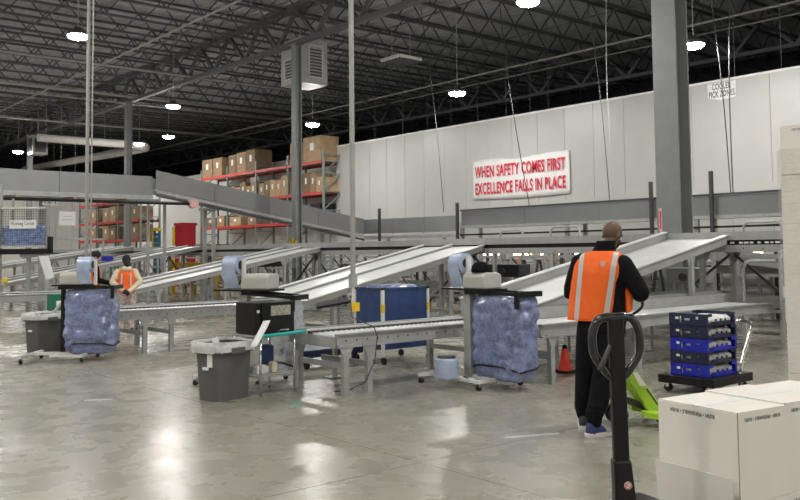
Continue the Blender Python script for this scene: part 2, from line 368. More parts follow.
pts = [(13.6, 44.2, 7.5), (18.6, 44.2, 7.5), (19.2, 44.35, 7.5), (19.5, 44.8, 7.5), (19.55, 45.6, 7.5), (18.9, 52, 7.5), (17.9, 61, 7.5)]
MB().tube(pts, [.2, .21, .25, .26, .26, .22, .22], 14).build('duct_body', 'duct', t, smooth='auto')
m = MB()
for x in (14, 17): m.cyl((x, 44.2, 7.65), (x, 44.2, DK), .015, n=5)
for q, y in ((19.2, 49), (18.4, 56.5)): m.cyl((q, y, 7.65), (q, y, DK), .015, n=5)
m.build('hangers', 'pipe', t)
t = thing('ceiling_vent', 'pale square ceiling vent between the slim column and the lamp over the cooler', 'vent', (18.5, 21.7, 8.0))
MB().box(-.5, .5, -.5, .5, .02, .12).build('vent_box', 'vent', t)
m = MB()
for k in range(6): m.box(-.45, .45, -.45+k*.16, -.38+k*.16, -.01, .02)
m.build('vent_blades', 'dark_steel', t)
m = MB()
for a in (-.4, .4): m.cyl((a, 0, .12), (a, 0, 1.2), .015, n=5)
m.build('hanger_rods', 'pipe', t)
# wires from the roof to the conveyor along the cooler, and rods above the cooler top
for i, (ya, za, yb, zb, l) in enumerate(((21.45, 9.91, 20.44, 2.86, 'thin black hanging wire left of the banner'), (17.85, 9.91, 16.72, 2.86, 'thin black hanging wire crossing the banner'),
    (14.7, 9.91, 13.87, 2.86, 'slack wire hanging just left of the big column'), (13.75, 9.91, 13.75, 2.86, 'straight pale wire closest to the left of the big column'),
    (11.05, 9.91, 10.39, 2.86, 'slanting wire right of the big column, over the cooler sign'), (10.05, 9.91, 10.33, 2.86, 'upright wire right of the cooler sign'))):
    m = MB(); m.tube([(19.2, ya+(yb-ya)*s+.12*sin(pi*s)*(1 if i % 2 else -1), za+(zb-za)*s) for s in [k/10 for k in range(11)]], .014, 5)
    tag(m.build('hanging_wire', 'dark_steel' if i != 3 else 'pipe'), l, 'wire', 'wires hanging over the wall conveyor')
m0 = None
for k, y in enumerate((10.4, 11.7, 13.2, 18.3, 19.1, 20.2, 21.6, 23.0, 24.3, 25.8, 27.6)):
    if m0 is None: m0 = tag(MB().cyl((0, 0, 6.25), (0, 0, 9.2), .011, n=5).build('hanger_rod', 'joist'), '', 'rod', 'hanger rods over the cooler'); c = m0
    else: c = copy_obj(m0)
    c.location = (22.05, y, 0); c['label'] = 'thin hanger rod above the cooler wall top, '+ORD[k]+' from the right'
# power drop poles
def drop_pole(label, x, y, z0, boxz, second=None):
    t = thing('power_pole', label, 'pole', (x, y, 0))
    MB().box(-.023, .023, -.023, .023, z0, 9.1).build('pole_shaft', 'pipe', t)
    if boxz: MB().box(-.04, .04, -.04, .04, boxz-.1, boxz+.06).build('outlet_box', 'galv', t); MB().cyl((0, 0, boxz-.1), (0, 0, boxz-.35), .02, n=6).build('drop_cord', 'white', t)
    if second: MB().cyl((second, -second*.8, z0), (second, -second*.8, 9.1), .012, n=6).build('conduit', 'pipe', t)
    return t
t = drop_pole('grey power pole dropping from the roof to the roller conveyor, with yellow tag', 6.42, 8.5, 1.15, 1.23)
pole3 = t
yt = MB().box(-.06, .06, -.055, -.045, .83, .94).build('yellow_tag', 'yellow', t); yt['label'] = 'square yellow tag'
drop_pole('pale power pole dropping to the left bag cart, with thin conduit beside it', 5.08, 13.95, 1.5, None, .055)

# ================================================================ WALL SIGNS
t = thing('safety_banner', 'white vinyl banner with two red lines of text on the cooler wall', 'banner', (21.86, 0, 0))
BY, TY = 17.3, 21.7
n = 40; vs = []; fs = []
for i in range(n+1):
    s = i/n; y = TY+(BY-TY)*s
    zt = 4.80-.03*s+.03*abs(sin(s*9))-(.10*math.exp(-((s-.5)/.12)**2)); zb = 3.42-.03*s-.05*sin(pi*s)
    for j in range(9):
        q = j/8; vs.append((-.012-.02*noise.noise((s*7, q*3, 1.3))-.012*sin(s*40)*(q**4), y, zb+(zt-zb)*q))
for i in range(n):
    for j in range(8): fs.append((i*9+j, (i+1)*9+j, (i+1)*9+j+1, i*9+j+1))
b = MB().add(vs, fs).build('banner_sheet', 'banner', t, smooth=True)
sm = b.modifiers.new('thick', 'SOLIDIFY'); sm.thickness = .004
text('lettering', 'WHEN SAFETY COMES FIRST', .56, 'red_letter', t, (-.05, 19.5, 4.36), (0,-1,0), (0,0,1), 4.1, .002, .013)
text('lettering', 'EXCELLENCE FALLS IN PLACE', .56, 'red_letter', t, (-.05, 19.5, 3.76), (0,-1,0), (0,0,1), 4.1, .002, .013)
t = thing('cooler_sign', 'small white sign near the top of the cooler wall, right of the column', 'sign', (21.87, 12.0, 5.95))
vs = [(-.01, .42, -.22), (-.01, -.40, -.26), (-.01, -.42, .24), (-.01, .44, .2), (-.012, .02, -.30)]
MB().prism([(-.012, .42, -.20), (-.012, .02, -.29), (-.012, -.40, -.25), (-.012, -.42, .2), (-.012, .42, .2)], (.012, 0, 0)).build('sign_sheet', 'banner', t)
text('lettering', 'COOLER', .24, 'ink', t, (-.02, .0, .09), (0,-1,0), (0,0,1), .56, .001, .004)
text('lettering', 'PICK ZONES', .24, 'ink', t, (-.02, .0, -.12), (0,-1,0), (0,0,1), .76, .001, .004)

# ================================================================ RACKS
def rack(label, x0, y0, nb, bay, levels, top, dep=1.05):
    t = thing('pallet_rack', label, 'rack', (x0, y0, 0))
    for k in range(nb+1):
        m = MB()
        for xx in (0, dep-.08):
            m.box(xx, xx+.08, k*bay-.04, k*bay+.04, 0, top)
        z = .2
        while z < top-.9: m.bar((.04, k*bay, z), (dep-.04, k*bay, z+.8), .04); m.bar((.04, k*bay, z+.8), (dep-.04, k*bay, z+.8), .04); z += .8
        m.build('upright_frame', 'green_rack', t)
        for z in levels:
            if k < nb:
                for xx in (-.03, dep-.02): MB().box(xx, xx+.05, k*bay+.05, (k+1)*bay-.05, z-.13, z).build('rack_beam', 'red', t)
                MB().box(.02, dep-.02, k*bay+.06, (k+1)*bay-.06, z-.03, z-.005).build('shelf_deck', 'galv', t)
    return t
def carton(label, x, y, z, dx, dy, dz, m='brown', group='cartons on the pallet rack', rot=0, label_side=True):
    o = MB().box(-dx/2, dx/2, -dy/2, dy/2, 0, dz*.985).box(-dx/2+.004, dx/2-.004, -dy/2+.004, -.006, dz*.985, dz).box(-dx/2+.004, dx/2-.004, .006, dy/2-.004, dz*.985, dz)
    t = thing('carton', label, 'box', (x, y, z), rot, group); o.build('carton_body', m, t)
    if label_side: MB().box(-dx/2-.004, -dx/2, -dy*.1, dy*.12, dz*.45, dz*.75).build('shipping_label', 'paper', t)
    MB().box(-dx/2-.003, -dx/2, -dy/2, dy/2, dz*.5-.01, dz*.5+.01).build('tape_line', 'brown3', t)
    return t
R1Y = 29.9
rack('long red and green pallet rack beside the cooler wall end', 21.0, R1Y, 4, 2.8, (2.95, 4.2, 5.55), 6.0)
k = 0
for y, dy, dz, mm in ((40.45, 1.1, .95, 'brown'), (39.35, .95, .95, 'brown'), (37.8, .72, .95, 'brown3'), (36.92, .9, 1.0, 'brown'), (36.0, .82, 1.05, 'brown3'), (30.75, 1.35, 1.1, 'brown2'), (32.05, .9, .95, 'brown2')):
    carton('brown carton on the top rack shelf, '+ORD[k]+' from the left' if k < 5 else ('large pale carton on the top rack shelf at its right end' if k == 5 else 'pale carton on the top rack shelf behind the slim column'), 21.5, y, 5.55, .95, dy, dz, mm); k += 1
row = []
for bay in range(4):
    y = R1Y+2.8*bay+.10
    while y < R1Y+2.8*(bay+1)-.55:
        dy = random.uniform(.42, .62); row.append((y+dy/2, dy)); y += dy+.03
row.sort(reverse=True)
for k, (y, dy) in enumerate(row):
    carton('open carton on the middle rack shelf, '+ORD[k]+' from the left', 21.5, y, 4.2, .9, dy, random.uniform(.6, 1.0), random.choice(['brown', 'brown2', 'brown3', 'brown2', 'brown']))
for k, (y, dy, dz, mm) in enumerate(((40.2, .9, .5, 'brown3'), (39.1, .8, .55, 'brown'), (37.6, 1.1, .45, 'brown2'), (36.0, .7, .4, 'brown'), (31.6, .7, .7, 'black'), (30.6, .7, .75, 'black'), (32.2, .4, .6, 'brown'))):
    carton(('flat carton' if mm != 'black' else 'dark tote')+' on the lower rack shelf, '+ORD[k]+' counting from the far end', 21.5, y, 2.95, .85, dy, dz, mm)
t = thing('cardboard_pile', 'sagging pile of brown cardboard below the rack', 'box', (20.2, 38.2, 0))
MB().box(-.6, .6, -.7, .7, 0, .14).build('pallet_base', 'pallet', t)
for k in range(5):
    q = MB().box(-.55, .55, -.65-.05*(k % 2), .65, .16+k*.38, .16+k*.38+.36).build('folded_carton', ['brown', 'brown3', 'brown2'][k % 3], t); q.rotation_euler = (0, 0, random.uniform(-.12, .12))
rack('smaller red pallet rack left of the grey column', 17.0, 39.6, 3, 2.75, (2.35, 3.3, 4.3), 4.6)
k = 0
for z in (2.35, 3.3):
    for y in (46.9, 46.0, 44.2, 43.3, 41.4, 40.5):
        carton('brown carton on the smaller rack, '+('lower' if z < 3 else 'upper')+' shelf, '+ORD[[46.9, 46.0, 44.2, 43.3, 41.4, 40.5].index(y)]+' from the left', 17.5, y, z, .8, .8, random.uniform(.6, .8), random.choice(['brown', 'brown2']), 'cartons on the smaller rack')
# red cabinet, blue ladder
t = thing('red_cabinet', 'tall red cabinet with a yellow side post in front of the pale wall', 'cabinet', (18.45, 38.0, 0))
MB().box(0, .7, 0, .8, 0, 2.95).build('cabinet_body', 'red_paint', t); MB().box(-.05, .75, -.05, .85, 2.95, 3.08).build('cabinet_top', 'red_paint', t)
MB().box(-.06, .04, .82, .96, 0, 2.9).build('side_post', 'yellow', t)
m = MB()
for q in range(4): m.box(-.012, 0, .06+q*.18, .18+q*.18, .3, 2.8)
m.build('door_ribs', 'red_paint', t)
t = thing('rolling_ladder', 'blue upright ladder with a yellow top frame', 'ladder', (17.6, 38.74, 0))
for yy in (0, .55): MB().box(0, .09, yy, yy+.09, 0, 2.7).build('ladder_rail', 'blue_paint', t)
MB().box(.02, .06, .1, .54, 0, 2.6).build('back_panel', 'blue_paint', t)
for q in range(8): MB().box(-.06, .0, .09, .55, .3+q*.3, .34+q*.3).build('ladder_step', 'galv', t)
MB().box(-.03, .12, -.05, .69, 2.7, 2.85).box(-.03, .12, .66, .78, 1.5, 2.85).build('top_frame', 'yellow', t)
w = MB().box(18.9, 22.7, 44.5, 44.7, 0, 5.2).build('wall_pale', 'pale_wall'); w['kind'] = 'structure'

# ================================================================ OVERHEAD CONVEYOR
def guard_run(parent, p, q, zlo, h, n, side=(0, -1, 0)):
    """row of guard panels from p to q (bottom line), each a part, with seams"""
    p, q = Vector(p), Vector(q); d = (q-p)/n
    for k in range(n):
        a = p+d*k+d*.004; b = p+d*(k+1)-d*.004; nrm = Vector(side)*.012
        MB().prism([a, b, b+Vector((0,0,h)), a+Vector((0,0,h))], nrm).build('guard_panel', 'guard', parent)
        e = p+d*(k+1)
        if k < n-1: MB().bar(e+Vector((0,0,-.03))+nrm*1.5, e+Vector((0,0,h))+nrm*1.5, .05, .015).build('panel_seam', 'guard', parent)
t = thing('overhead_conveyor', 'grey guarded conveyor running overhead across the left of the hall', 'conveyor', (0, 25, 0))
guard_run(t, (-3, 0, 3.42), (11.14, 0, 3.38), 3.4, .6, 5)
guard_run(t, (-3, .9, 3.42), (11.14, .9, 3.38), 3.4, .5, 5, (0, 1, 0))
MB().box(-3, 11.14, -.03, .93, 3.28, 3.34).build('conveyor_bed', 'galv', t)
MB().bar((-3, -.02, 3.36), (11.14, -.02, 3.36), .05, .05).build('lower_rail', 'galv', t)
MB().bar((-3, -.02, 3.27), (11.14, -.02, 3.27), .04, .03).build('lower_rail', 'rail', t)
m = MB()
for k in range(9): m.box(-2.5+k*1.6, -2.42+k*1.6, -.06, .94, 3.22, 3.28)
m.build('cross_members', 'brown2', t)
for k, x in enumerate((-1, 3.5, 8.0)):
    MB().box(x, x+.12, .2, .32, 0, 3.24).box(x, x+.12, .68, .8, 0, 3.24).box(x, x+.12, .2, .8, 3.0, 3.1).build('support_leg', 'rail', t)
t = thing('descending_conveyor', 'grey guarded conveyor sloping down to the right past the slim column', 'conveyor', (0, 25, 0))
guard_run(t, (11.17, -.14, 3.60), (19.3, -.14, 2.22), 3, .57, 4)
guard_run(t, (11.17, .8, 3.60), (19.3, .8, 2.24), 3, .45, 4, (0, 1, 0))
MB().prism([(11.17, -.12, 3.52), (19.3, -.12, 2.14), (19.3, -.12, 2.20), (11.17, -.12, 3.58)], (0, .9, 0)).build('conveyor_bed', 'galv', t)
MB().bar((11.2, -.16, 3.48), (19.3, -.16, 2.12), .04, .04).build('lower_rail', 'galv', t)
MB().bar((11.2, -.16, 3.38), (19.3, -.16, 2.02), .05, .07).build('lower_rail', 'dark_steel', t)
for x, z in ((13.2, 3.05), (17.9, 2.3)): MB().box(x, x+.1, 0, .1, 0, z).box(x, x+.1, .6, .7, 0, z).box(x-.1, x+.2, -.1, .8, z-.06, z+.02).build('support_leg', 'rail', t)
t = thing('curved_conveyor', 'short level guarded conveyor joining the slope to the cooler side conveyor', 'conveyor', (0, 0, 0))
guard_run(t, (19.3, 24.85, 2.24), (19.95, 20.6, 2.24), 2.2, .53, 3, (-1, 0, 0))
MB().prism([(19.3, 24.9, 2.1), (19.95, 20.6, 2.1), (20.8, 20.7, 2.1), (20.2, 25.0, 2.1)], (0, 0, .06)).build('conveyor_bed', 'galv', t)
MB().bar((19.28, 24.9, 2.05), (19.93, 20.6, 2.05), .05, .05).build('lower_rail', 'galv', t)
for y in (24.2, 21.2): MB().box(19.9, 20.0, y, y+.1, 0, 2.1).build('support_leg', 'rail', t)
t = thing('black_gas_pipe', 'long black pipe with a flange end below the overhead conveyor', 'pipe', (0, 24.6, 0))
MB().cyl((-3, 0, 3.12), (12.35, 0, 3.14), .05, n=8).build('pipe_run', 'black', t, smooth=True)
MB().cyl((12.3, -.12, 3.14), (12.3, .12, 3.14), .14, n=14).build('end_flange', 'pink', t, smooth='auto')
m = MB()
for x in (0, 4.5, 9): m.cyl((x, 0, 3.1), (x, 0, 3.4), .015, n=5)
m.build('pipe_hangers', 'galv', t)
t = thing('wall_conveyor', 'long guarded conveyor running along the white cooler wall', 'conveyor', (19, 0, 0))
guard_run(t, (0, 19.4, 2.38), (0, 3.5, 2.38), 2.38, .45, 6, (-1, 0, 0))
guard_run(t, (.9, 19.4, 2.38), (.9, 3.5, 2.38), 2.38, .45, 6, (1, 0, 0))
MB().box(0, .9, 3.5, 19.4, 2.3, 2.36).build('conveyor_bed', 'galv', t)
MB().bar((-.03, 19.4, 2.86), (-.03, 3.5, 2.86), .05, .05).build('top_rail', 'dark_steel', t)
MB().bar((-.03, 19.4, 2.31), (-.03, 3.5, 2.31), .05, .05).build('lower_rail', 'galv', t)
MB().bar((-.05, 19.4, 2.08), (-.05, 3.5, 2.08), .05, .05).build('lower_rail', 'black', t)
for y in (19.4, 15.2, 11.2, 7.2): MB().box(-.02, .08, y-.05, y+.05, 0, 2.3).box(.8, .9, y-.05, y+.05, 0, 2.3).build('support_leg', 'rail', t)
for y, z in ((19.45, 3.1), (23.4, 3.1), (12.36, 3.28), (10.7, 3.42)):
    tag(MB().box(18.82, 18.9, y-.04, y+.04, 0, z).build('guard_post', 'dark_steel'), {19.45: 'dark post at the left end of the cooler side conveyor', 23.4: 'dark post in front of the short level conveyor', 12.36: 'dark post against the left edge of the big column', 10.7: 'dark post right of the big column'}[y], 'post')
# grey curtain sheet low on the cooler wall
t = thing('kick_plate', 'pale grey protection sheet low along the cooler wall', 'panel', (21.8, 0, 0))
MB().prism([(0, 23.6, 2.6), (0, 3, 2.6), (0, 3, 3.45), (0, 19.5, 3.15), (0, 21.9, 3.1), (0, 23.6, 2.95)], (.05, 0, 0)).build('sheet', 'white_panel', t)

# ================================================================ LANES (chutes and roller conveyors)
SX = 13.4   # near face of the sorter
def chute(label, y0, y1, x0, z0, x1, z1, lanes):
    t = thing('sloped_chute', label, 'chute', (0, 0, 0), 0, 'sloped chutes from the sorter')
    wl = (y1-y0)/lanes
    for k in range(lanes):
        a, b = y0+k*wl+.05, y0+(k+1)*wl-.05
        MB().prism([(x0, a, z0-.02), (x1, a, z1-.02), (x1, a, z1+.01), (x0, a, z0+.01)], (0, b-a, 0)).build('chute_bed', 'bed', t)
    for k in range(lanes+1):
        y = y0+k*wl
        hh = (.11 if k == 0 else .19) if lanes == 1 else (.08 if k == 0 else .11)
        MB().prism([(x0, y-.02, z0-.09), (x1, y-.02, z1-.09), (x1, y-.02, z1+hh-.05), (x0, y-.02, z0+hh-.05)], (0, .04, 0)).build('side_rail', 'rail', t)
        MB().prism([(x0, y-.05, z0+hh-.06), (x1, y-.05, z1+hh-.06), (x1, y-.05, z1+hh-.04), (x0, y-.05, z0+hh-.04)], (0, .1, 0)).build('rail_lip', 'bed', t)
    nl = 3
    for k in range(nl):
        s = (k+.35)/nl; x = x0+(x1-x0)*s; z = z0+(z1-z0)*s-.12
        for y in (y0, y1): MB().box(x-.035, x+.035, y-.035, y+.035, 0, z).prism([(x-.12, y-.01, z+.03), (x+.12, y-.01, z+.03), (x+.04, y-.01, z-.15), (x-.04, y-.01, z-.15)], (0, .02, 0)).build('leg', 'galv', t)
        MB().box(x-.02, x+.02, y0, y1, z*.22, z*.22+.05).build('cross_brace', 'galv', t)
    return t
def roller_conveyor(label, x0, x1, y0, y1, z, legs, pitch=.075, divider=None, holes=True, backguard=0):
    t = thing('roller_conveyor', label, 'conveyor', (0, 0, 0), 0, 'roller conveyors')
    for y in (y0, y1): MB().box(x0, x1, y-.02, y+.02, z-.14, z+.0).box(x0, x1, y-.045 if y == y0 else y-.02, y+.02 if y == y0 else y+.045, z-.005, z+.012).box(x0, x1, y-.045 if y == y0 else y, y if y == y0 else y+.045, z-.145, z-.13).build('side_rail', 'rail', t)
    if holes:
        m = MB(); k = 0
        x = x0+.12
        while x < x1-.05: m.cyl((x, y0-.024, z-.07), (x, y0-.018, z-.07), .011, n=6); x += .15
        m.build('axle_holes', 'dark_steel', t, kind='stuff')
    m = MB(); x = x0+.05
    while x < x1-.03: m.cyl((x, y0+.02, z-.03), (x, y1-.02, z-.03), .026, n=8); x += pitch
    m.build('rollers', 'roller', t, smooth='auto', kind='stuff')
    if divider: MB().box(x0, x1, divider-.03, divider+.03, z-.05, z+.012).build('centre_divider', 'dark_steel', t); MB().box(x0, x1, divider+.03, divider+.07, z-.02, z+.03).build('divider_cap', 'bed', t)
    if backguard: MB().box(x0, x1, y1-.01, y1+.02, z, z+backguard).build('back_guard', 'rail', t)
    for lx, both in legs:
        for y in ((y0, y1) if both else (y0,)):
            MB().box(lx-.035, lx+.035, y-.03, y+.03, 0, z-.12).prism([(lx-.11, y-.035, z-.11), (lx+.11, y-.035, z-.11), (lx+.035, y-.035, z-.26), (lx-.035, y-.035, z-.26)], (0, .012, 0)).build('leg', 'galv', t)
        MB().box(lx-.02, lx+.02, y0, y1, .28, .34).build('cross_brace', 'galv', t)
    MB().box(x0-.02, x0, y0, y1, z-.14, z-.02).build('end_plate', 'galv', t)
    return t
roller_conveyor('roller conveyor in the centre, from the black printer to the bag cart', 5.5, 8.3, 7.6, 8.5, .66, ((5.62, True), (5.95, False), (7.7, True)), divider=8.12)
roller_conveyor('roller conveyor behind the man, running off to the right', 7.65, 13.2, 6.55, 7.25, .69, ((7.85, True), (9.6, True), (10.65, True), (12.4, True)), backguard=.14, holes=False)
t = thing('belt_conveyor', 'flat grey belt conveyor alongside the rollers behind the blue crates', 'conveyor', (0, 0, 0))
MB().box(10.5, 13.3, 7.42, 7.46, .60, .86).build('side_rail', 'rail', t); MB().box(10.5, 13.3, 8.0, 8.04, .60, .86).build('side_rail', 'rail', t); MB().box(10.5, 13.3, 7.46, 8.0, .74, .78).build('belt', 'galv', t)
for x in (10.6, 12.0, 13.1): MB().box(x, x+.07, 7.46, 7.52, 0, .62).box(x, x+.07, 7.94, 8.0, 0, .62).build('leg', 'galv', t)
roller_conveyor('roller conveyor at left, behind the left blue film bag', 5.0, 8.77, 12.95, 14.3, .68, ((5.65, False), (6.1, True), (8.5, True)), divider=13.62)
roller_conveyor('farthest left roller conveyor, cut by the picture edge', 3.2, 8.1, 19.3, 20.9, .72, ((5.2, True), (7.6, True)), divider=20.1, holes=False)
roller_conveyor('roller conveyor at the far left behind the workers', 4.6, 7.15, 26.2, 28.1, .70, ((5.6, True), (6.8, True)), divider=27.1, holes=False)
chute('single white chute rising to the right behind the man', 7.35, 8.5, 8.3, .77, SX-.03, 1.72, 1)
chute('wide twin chute rising behind the blue tarpaulin cart', 13.0, 14.95, 8.8, .68, SX-.03, 1.66, 2)
chute('twin chute rising behind the printer and film roll', 19.2, 21.0, 8.1, .72, SX-.03, 1.68, 2)
chute('twin chute rising behind the two far workers', 26.2, 28.1, 7.2, .75, SX-.03, 1.80, 2)
chute('farthest twin chute, partly behind the film dispenser frame', 31.8, 33.7, 6.5, .9, SX-.03, 1.85, 2)

# sorter along Y
t = thing('sorter_line', 'long grey sorter line across the hall that feeds all chutes', 'conveyor', (0, 0, 0))
ysec = [3.0+3.3*k for k in range(13)]
for y in ysec:
    MB().box(SX-.02, SX+.02, y+.01, y+3.29, 1.70, 1.84).build('cover_panel', 'rail', t)
    MB().box(SX+.0, SX+.03, y+.01, y+3.29, 1.5, 1.62).build('frame_rail', 'rail', t)
    MB().box(SX+1.1, SX+1.13, y+.01, y+3.29, 1.5, 1.84).build('far_rail', 'rail', t)
    for xx in (SX+.02, SX+1.05): MB().box(xx, xx+.08, y+1.5, y+1.58, 0, 1.5).prism([(xx+.04, y+1.38, 1.52), (xx+.04, y+1.7, 1.52), (xx+.04, y+1.6, 1.32), (xx+.04, y+1.48, 1.32)], (.02, 0, 0)).build('leg', 'galv', t)
    MB().box(SX+.02, SX+.09, y+3.1, y+3.17, 0, 1.5).build('leg', 'galv', t)
    MB().box(SX+.05, SX+1.1, y+1.52, y+1.56, .5, .56).build('cross_brace', 'galv', t)
    MB().bar((SX+1.09, y+.1, .3), (SX+1.09, y+1.5, 1.45), .04).bar((SX+1.09, y+3.1, .3), (SX+1.09, y+1.6, 1.45), .04).build('diagonal_brace', 'dark_steel', t)
    MB().box(SX+.04, SX+.07, y+.1, y+3.2, .52, .57).build('tie_rail', 'galv', t)
MB().box(SX+.03, SX+1.1, 3, 45.8, 1.62, 1.70).build('sorter_belt', 'black', t)
m = MB(); y = 3.1
while y < 7.3: m.box(SX-.03, SX+.0, y, y+random.uniform(.02, .07), 1.64, 1.67); y += random.uniform(.06, .16)
m.build('divert_wheels', 'white', t, kind='stuff')
m = MB(); y = 3.1
while y < 30: m.cyl((SX-.005, y, 1.56), (SX+.0, y, 1.56), .012, n=5); y += .33
m.build('frame_bolts', 'dark_steel', t, kind='stuff')
for k, y in enumerate((4.6, 9.9, 16.2, 22.5)):
    MB().box(SX+.1, SX+.9, y, y+.7, 1.15, 1.45).build('drive_motor', 'dark_steel', t)
# second level under and behind the sorter
def floor_line(label, x, y0, y1, z, w=.7, m='rail'):
    t = thing('return_conveyor', label, 'conveyor', (x, 0, 0))
    for xx in (0, w): MB().box(xx, xx+.04, y0, y1, z-.14, z+.04).build('side_rail', m, t)
    MB().box(.04, w, y0, y1, z-.06, z-.02).build('belt', 'dark_steel', t)
    y = y0+.8
    while y < y1:
        MB().box(0, .06, y, y+.06, 0, z-.14).box(w-.02, w+.04, y, y+.06, 0, z-.14).box(0, w, y+.01, y+.05, z*.45, z*.45+.05).build('leg', 'galv', t); y += 2.6
    return t
floor_line('low return conveyor behind the sorter legs, nearest', 15.05, 2.5, 9.2, .62)
floor_line('low return conveyor between the big column and the slim column', 15.05, 10.6, 23.2, .72)
floor_line('low return conveyor beyond the slim column', 14.9, 24.4, 36.5, .72)
floor_line('second return conveyor nearer the cooler wall', 17.75, 3, 24, 1.15, .55)
t = thing('inclined_conveyor', 'inclined conveyor dropping to the right behind the crates', 'conveyor', (.75, 0, 0))
MB().bar((16.2, 11.2, 1.62), (16.2, 4.0, .75), .06, .22).build('side_rail', 'rail', t); MB().bar((16.9, 11.2, 1.62), (16.9, 4.0, .75), .06, .22).build('side_rail', 'rail', t); MB().bar((16.55, 11.2, 1.58), (16.55, 4.0, .71), .62, .05).build('belt', 'dark_steel', t)
for y, z in ((10.4, 1.4), (7.4, 1.0), (4.6, .7)): MB().box(16.17, 16.23, y, y+.06, 0, z).box(16.87, 16.93, y, y+.06, 0, z).build('leg', 'galv', t)
MB().cyl((16.17, 11.3, 1.45), (16.95, 11.3, 1.45), .13, n=14).build('end_drum', 'rail', t, smooth='auto')
def frame_line(label, x, y0, n, pitch, h, rails, mt='galv'):
    t = thing('steel_trestle', label, 'trestle', (x, y0, 0))
    for k in range(n+1): MB().box(-.035, .035, k*pitch-.035, k*pitch+.035, 0, h).build('post', mt, t)
    for z in rails: MB().box(-.03, .03, 0, n*pitch, z, z+.06).build('rail', 'rail', t)
    for k in range(n):
        if k % 2 == 0: MB().bar((0, k*pitch, rails[0]), (0, (k+1)*pitch, rails[-1]), .035).build('brace', 'dark_steel', t)
for k in range(6):
    frame_line('grey post and rail trestle behind the sorter, '+ORD[k]+' from the right', 16.75, 3.2+6.3*k, 5, 1.15, 1.5, (.42, .98, 1.38))
    if k < 5: frame_line('darker post and rail trestle before the pick shelves, '+ORD[k]+' from the right', 18.5, 3.0+6.0*k, 4, 1.4, 1.75, (.7, 1.2, 1.62), 'dark_steel')
for k, (x, y, dx, dy, z0, z1, mm, l) in enumerate(((14.75, 8.6, .4, .8, .9, 1.2, 'rail', 'grey drive cover behind the sorter right of the big column'), (14.8, 6.0, .35, .6, 1.05, 1.3, 'dark_steel', 'dark drive cover behind the sorter at the far right'), (14.75, 13.2, .4, 1.0, .95, 1.25, 'dark_steel', 'dark drive cover behind the sorter left of the man'), (14.75, 19.0, .4, 1.2, .95, 1.25, 'rail', 'grey drive cover behind the sorter near the slim column'))):
    t2 = thing('drive_cover', l, 'machine', (x, y, 0)); MB().box(0, dx, 0, dy, z0, z1).build('cover', mm, t2, bevel=.02); MB().box(.1, .16, .1, .16, 0, z0).box(.1, .16, dy-.16, dy-.1, 0, z0).build('stand', 'galv', t2); MB().cyl((-.06, dy*.5, z0+.12), (.0, dy*.5, z0+.12), .08, n=12).build('motor_end', 'dark_steel', t2)
# inverted U hoops
t2 = MB().tube([(13.25, 7.0, 0), (13.25, 7.0, 1.22), (13.25, 6.96, 1.32), (13.25, 6.86, 1.36), (13.25, 6.45, 1.36)], .03, 8)
tag(t2.build('pipe_stanchion', 'galv', smooth='auto'), 'bent grey pipe stanchion in front of the sorter legs, above the crates', 'pipe')
for y, l in ((6.35, 'straight grey pipe post right of the bent stanchion'), (5.75, 'straight grey pipe post beside the tall wrapped stack')):
    tag(MB().cyl((13.2, y, 0), (13.2, y, 1.5), .04, n=8).build('pipe_post', 'galv', smooth='auto'), l, 'pipe')
for i, (x, y, wd, z0, l) in enumerate(((18.42, 17.2, .9, 2.6, 'grey hoop rail left of the man\'s head'), (18.42, 15.3, 1.0, 2.65, 'dark hoop rail just left of the man\'s head'), (18.42, 9.7, .9, 2.6, 'grey hoop rail right of the big column'), (18.42, 8.6, .8, 2.55, 'second hoop rail right of the big column'))):
    z0 -= .45
    tag(MB().tube([(x, y, 0), (x, y, z0-.12), (x, y-.06, z0-.03), (x, y-.15, z0), (x, y-wd+.15, z0), (x, y-wd+.06, z0-.03), (x, y-wd, z0-.12), (x, y-wd, 0)], .03, 8).build('hoop_rail', 'galv', smooth='auto'), l, 'rail')
# stepladders behind the sorter (crossed dark frames)
def step_frame(label, x, y):
    t = thing('step_ladder', label, 'ladder', (x, y, 0))
    for yy in (0, .5):
        MB().bar((0, yy, 0), (.35, yy, 1.35), .05).build('ladder_rail', 'dark_steel', t); MB().bar((.75, yy, 0), (.4, yy, 1.35), .04).build('rear_rail', 'dark_steel', t)
    for q in range(4): MB().box(.08+q*.07, .2+q*.07, .02, .48, .25+q*.27, .28+q*.27).build('ladder_step', 'galv', t)
    MB().box(.28, .48, -.03, .53, 1.33, 1.37).build('top_step', 'galv', t)
step_frame('dark step ladder behind the sorter, left of the man', 15.9, 13.9); step_frame('dark step ladder behind the sorter, nearest the man', 15.9, 12.3); step_frame('dark step ladder right of the big column', 14.6, 9.7)
t = thing('control_box', 'grey electrical box on a stand behind the right conveyor', 'box', (12.9, 5.95, 0))
MB().box(0, .2, 0, .26, .78, 1.0).build('box_shell', 'rail', t); MB().box(-.015, 0, .03, .23, .81, .97).build('box_door', 'bed', t); MB().box(.05, .15, .08, .18, 0, .78).build('stand', 'rail', t)
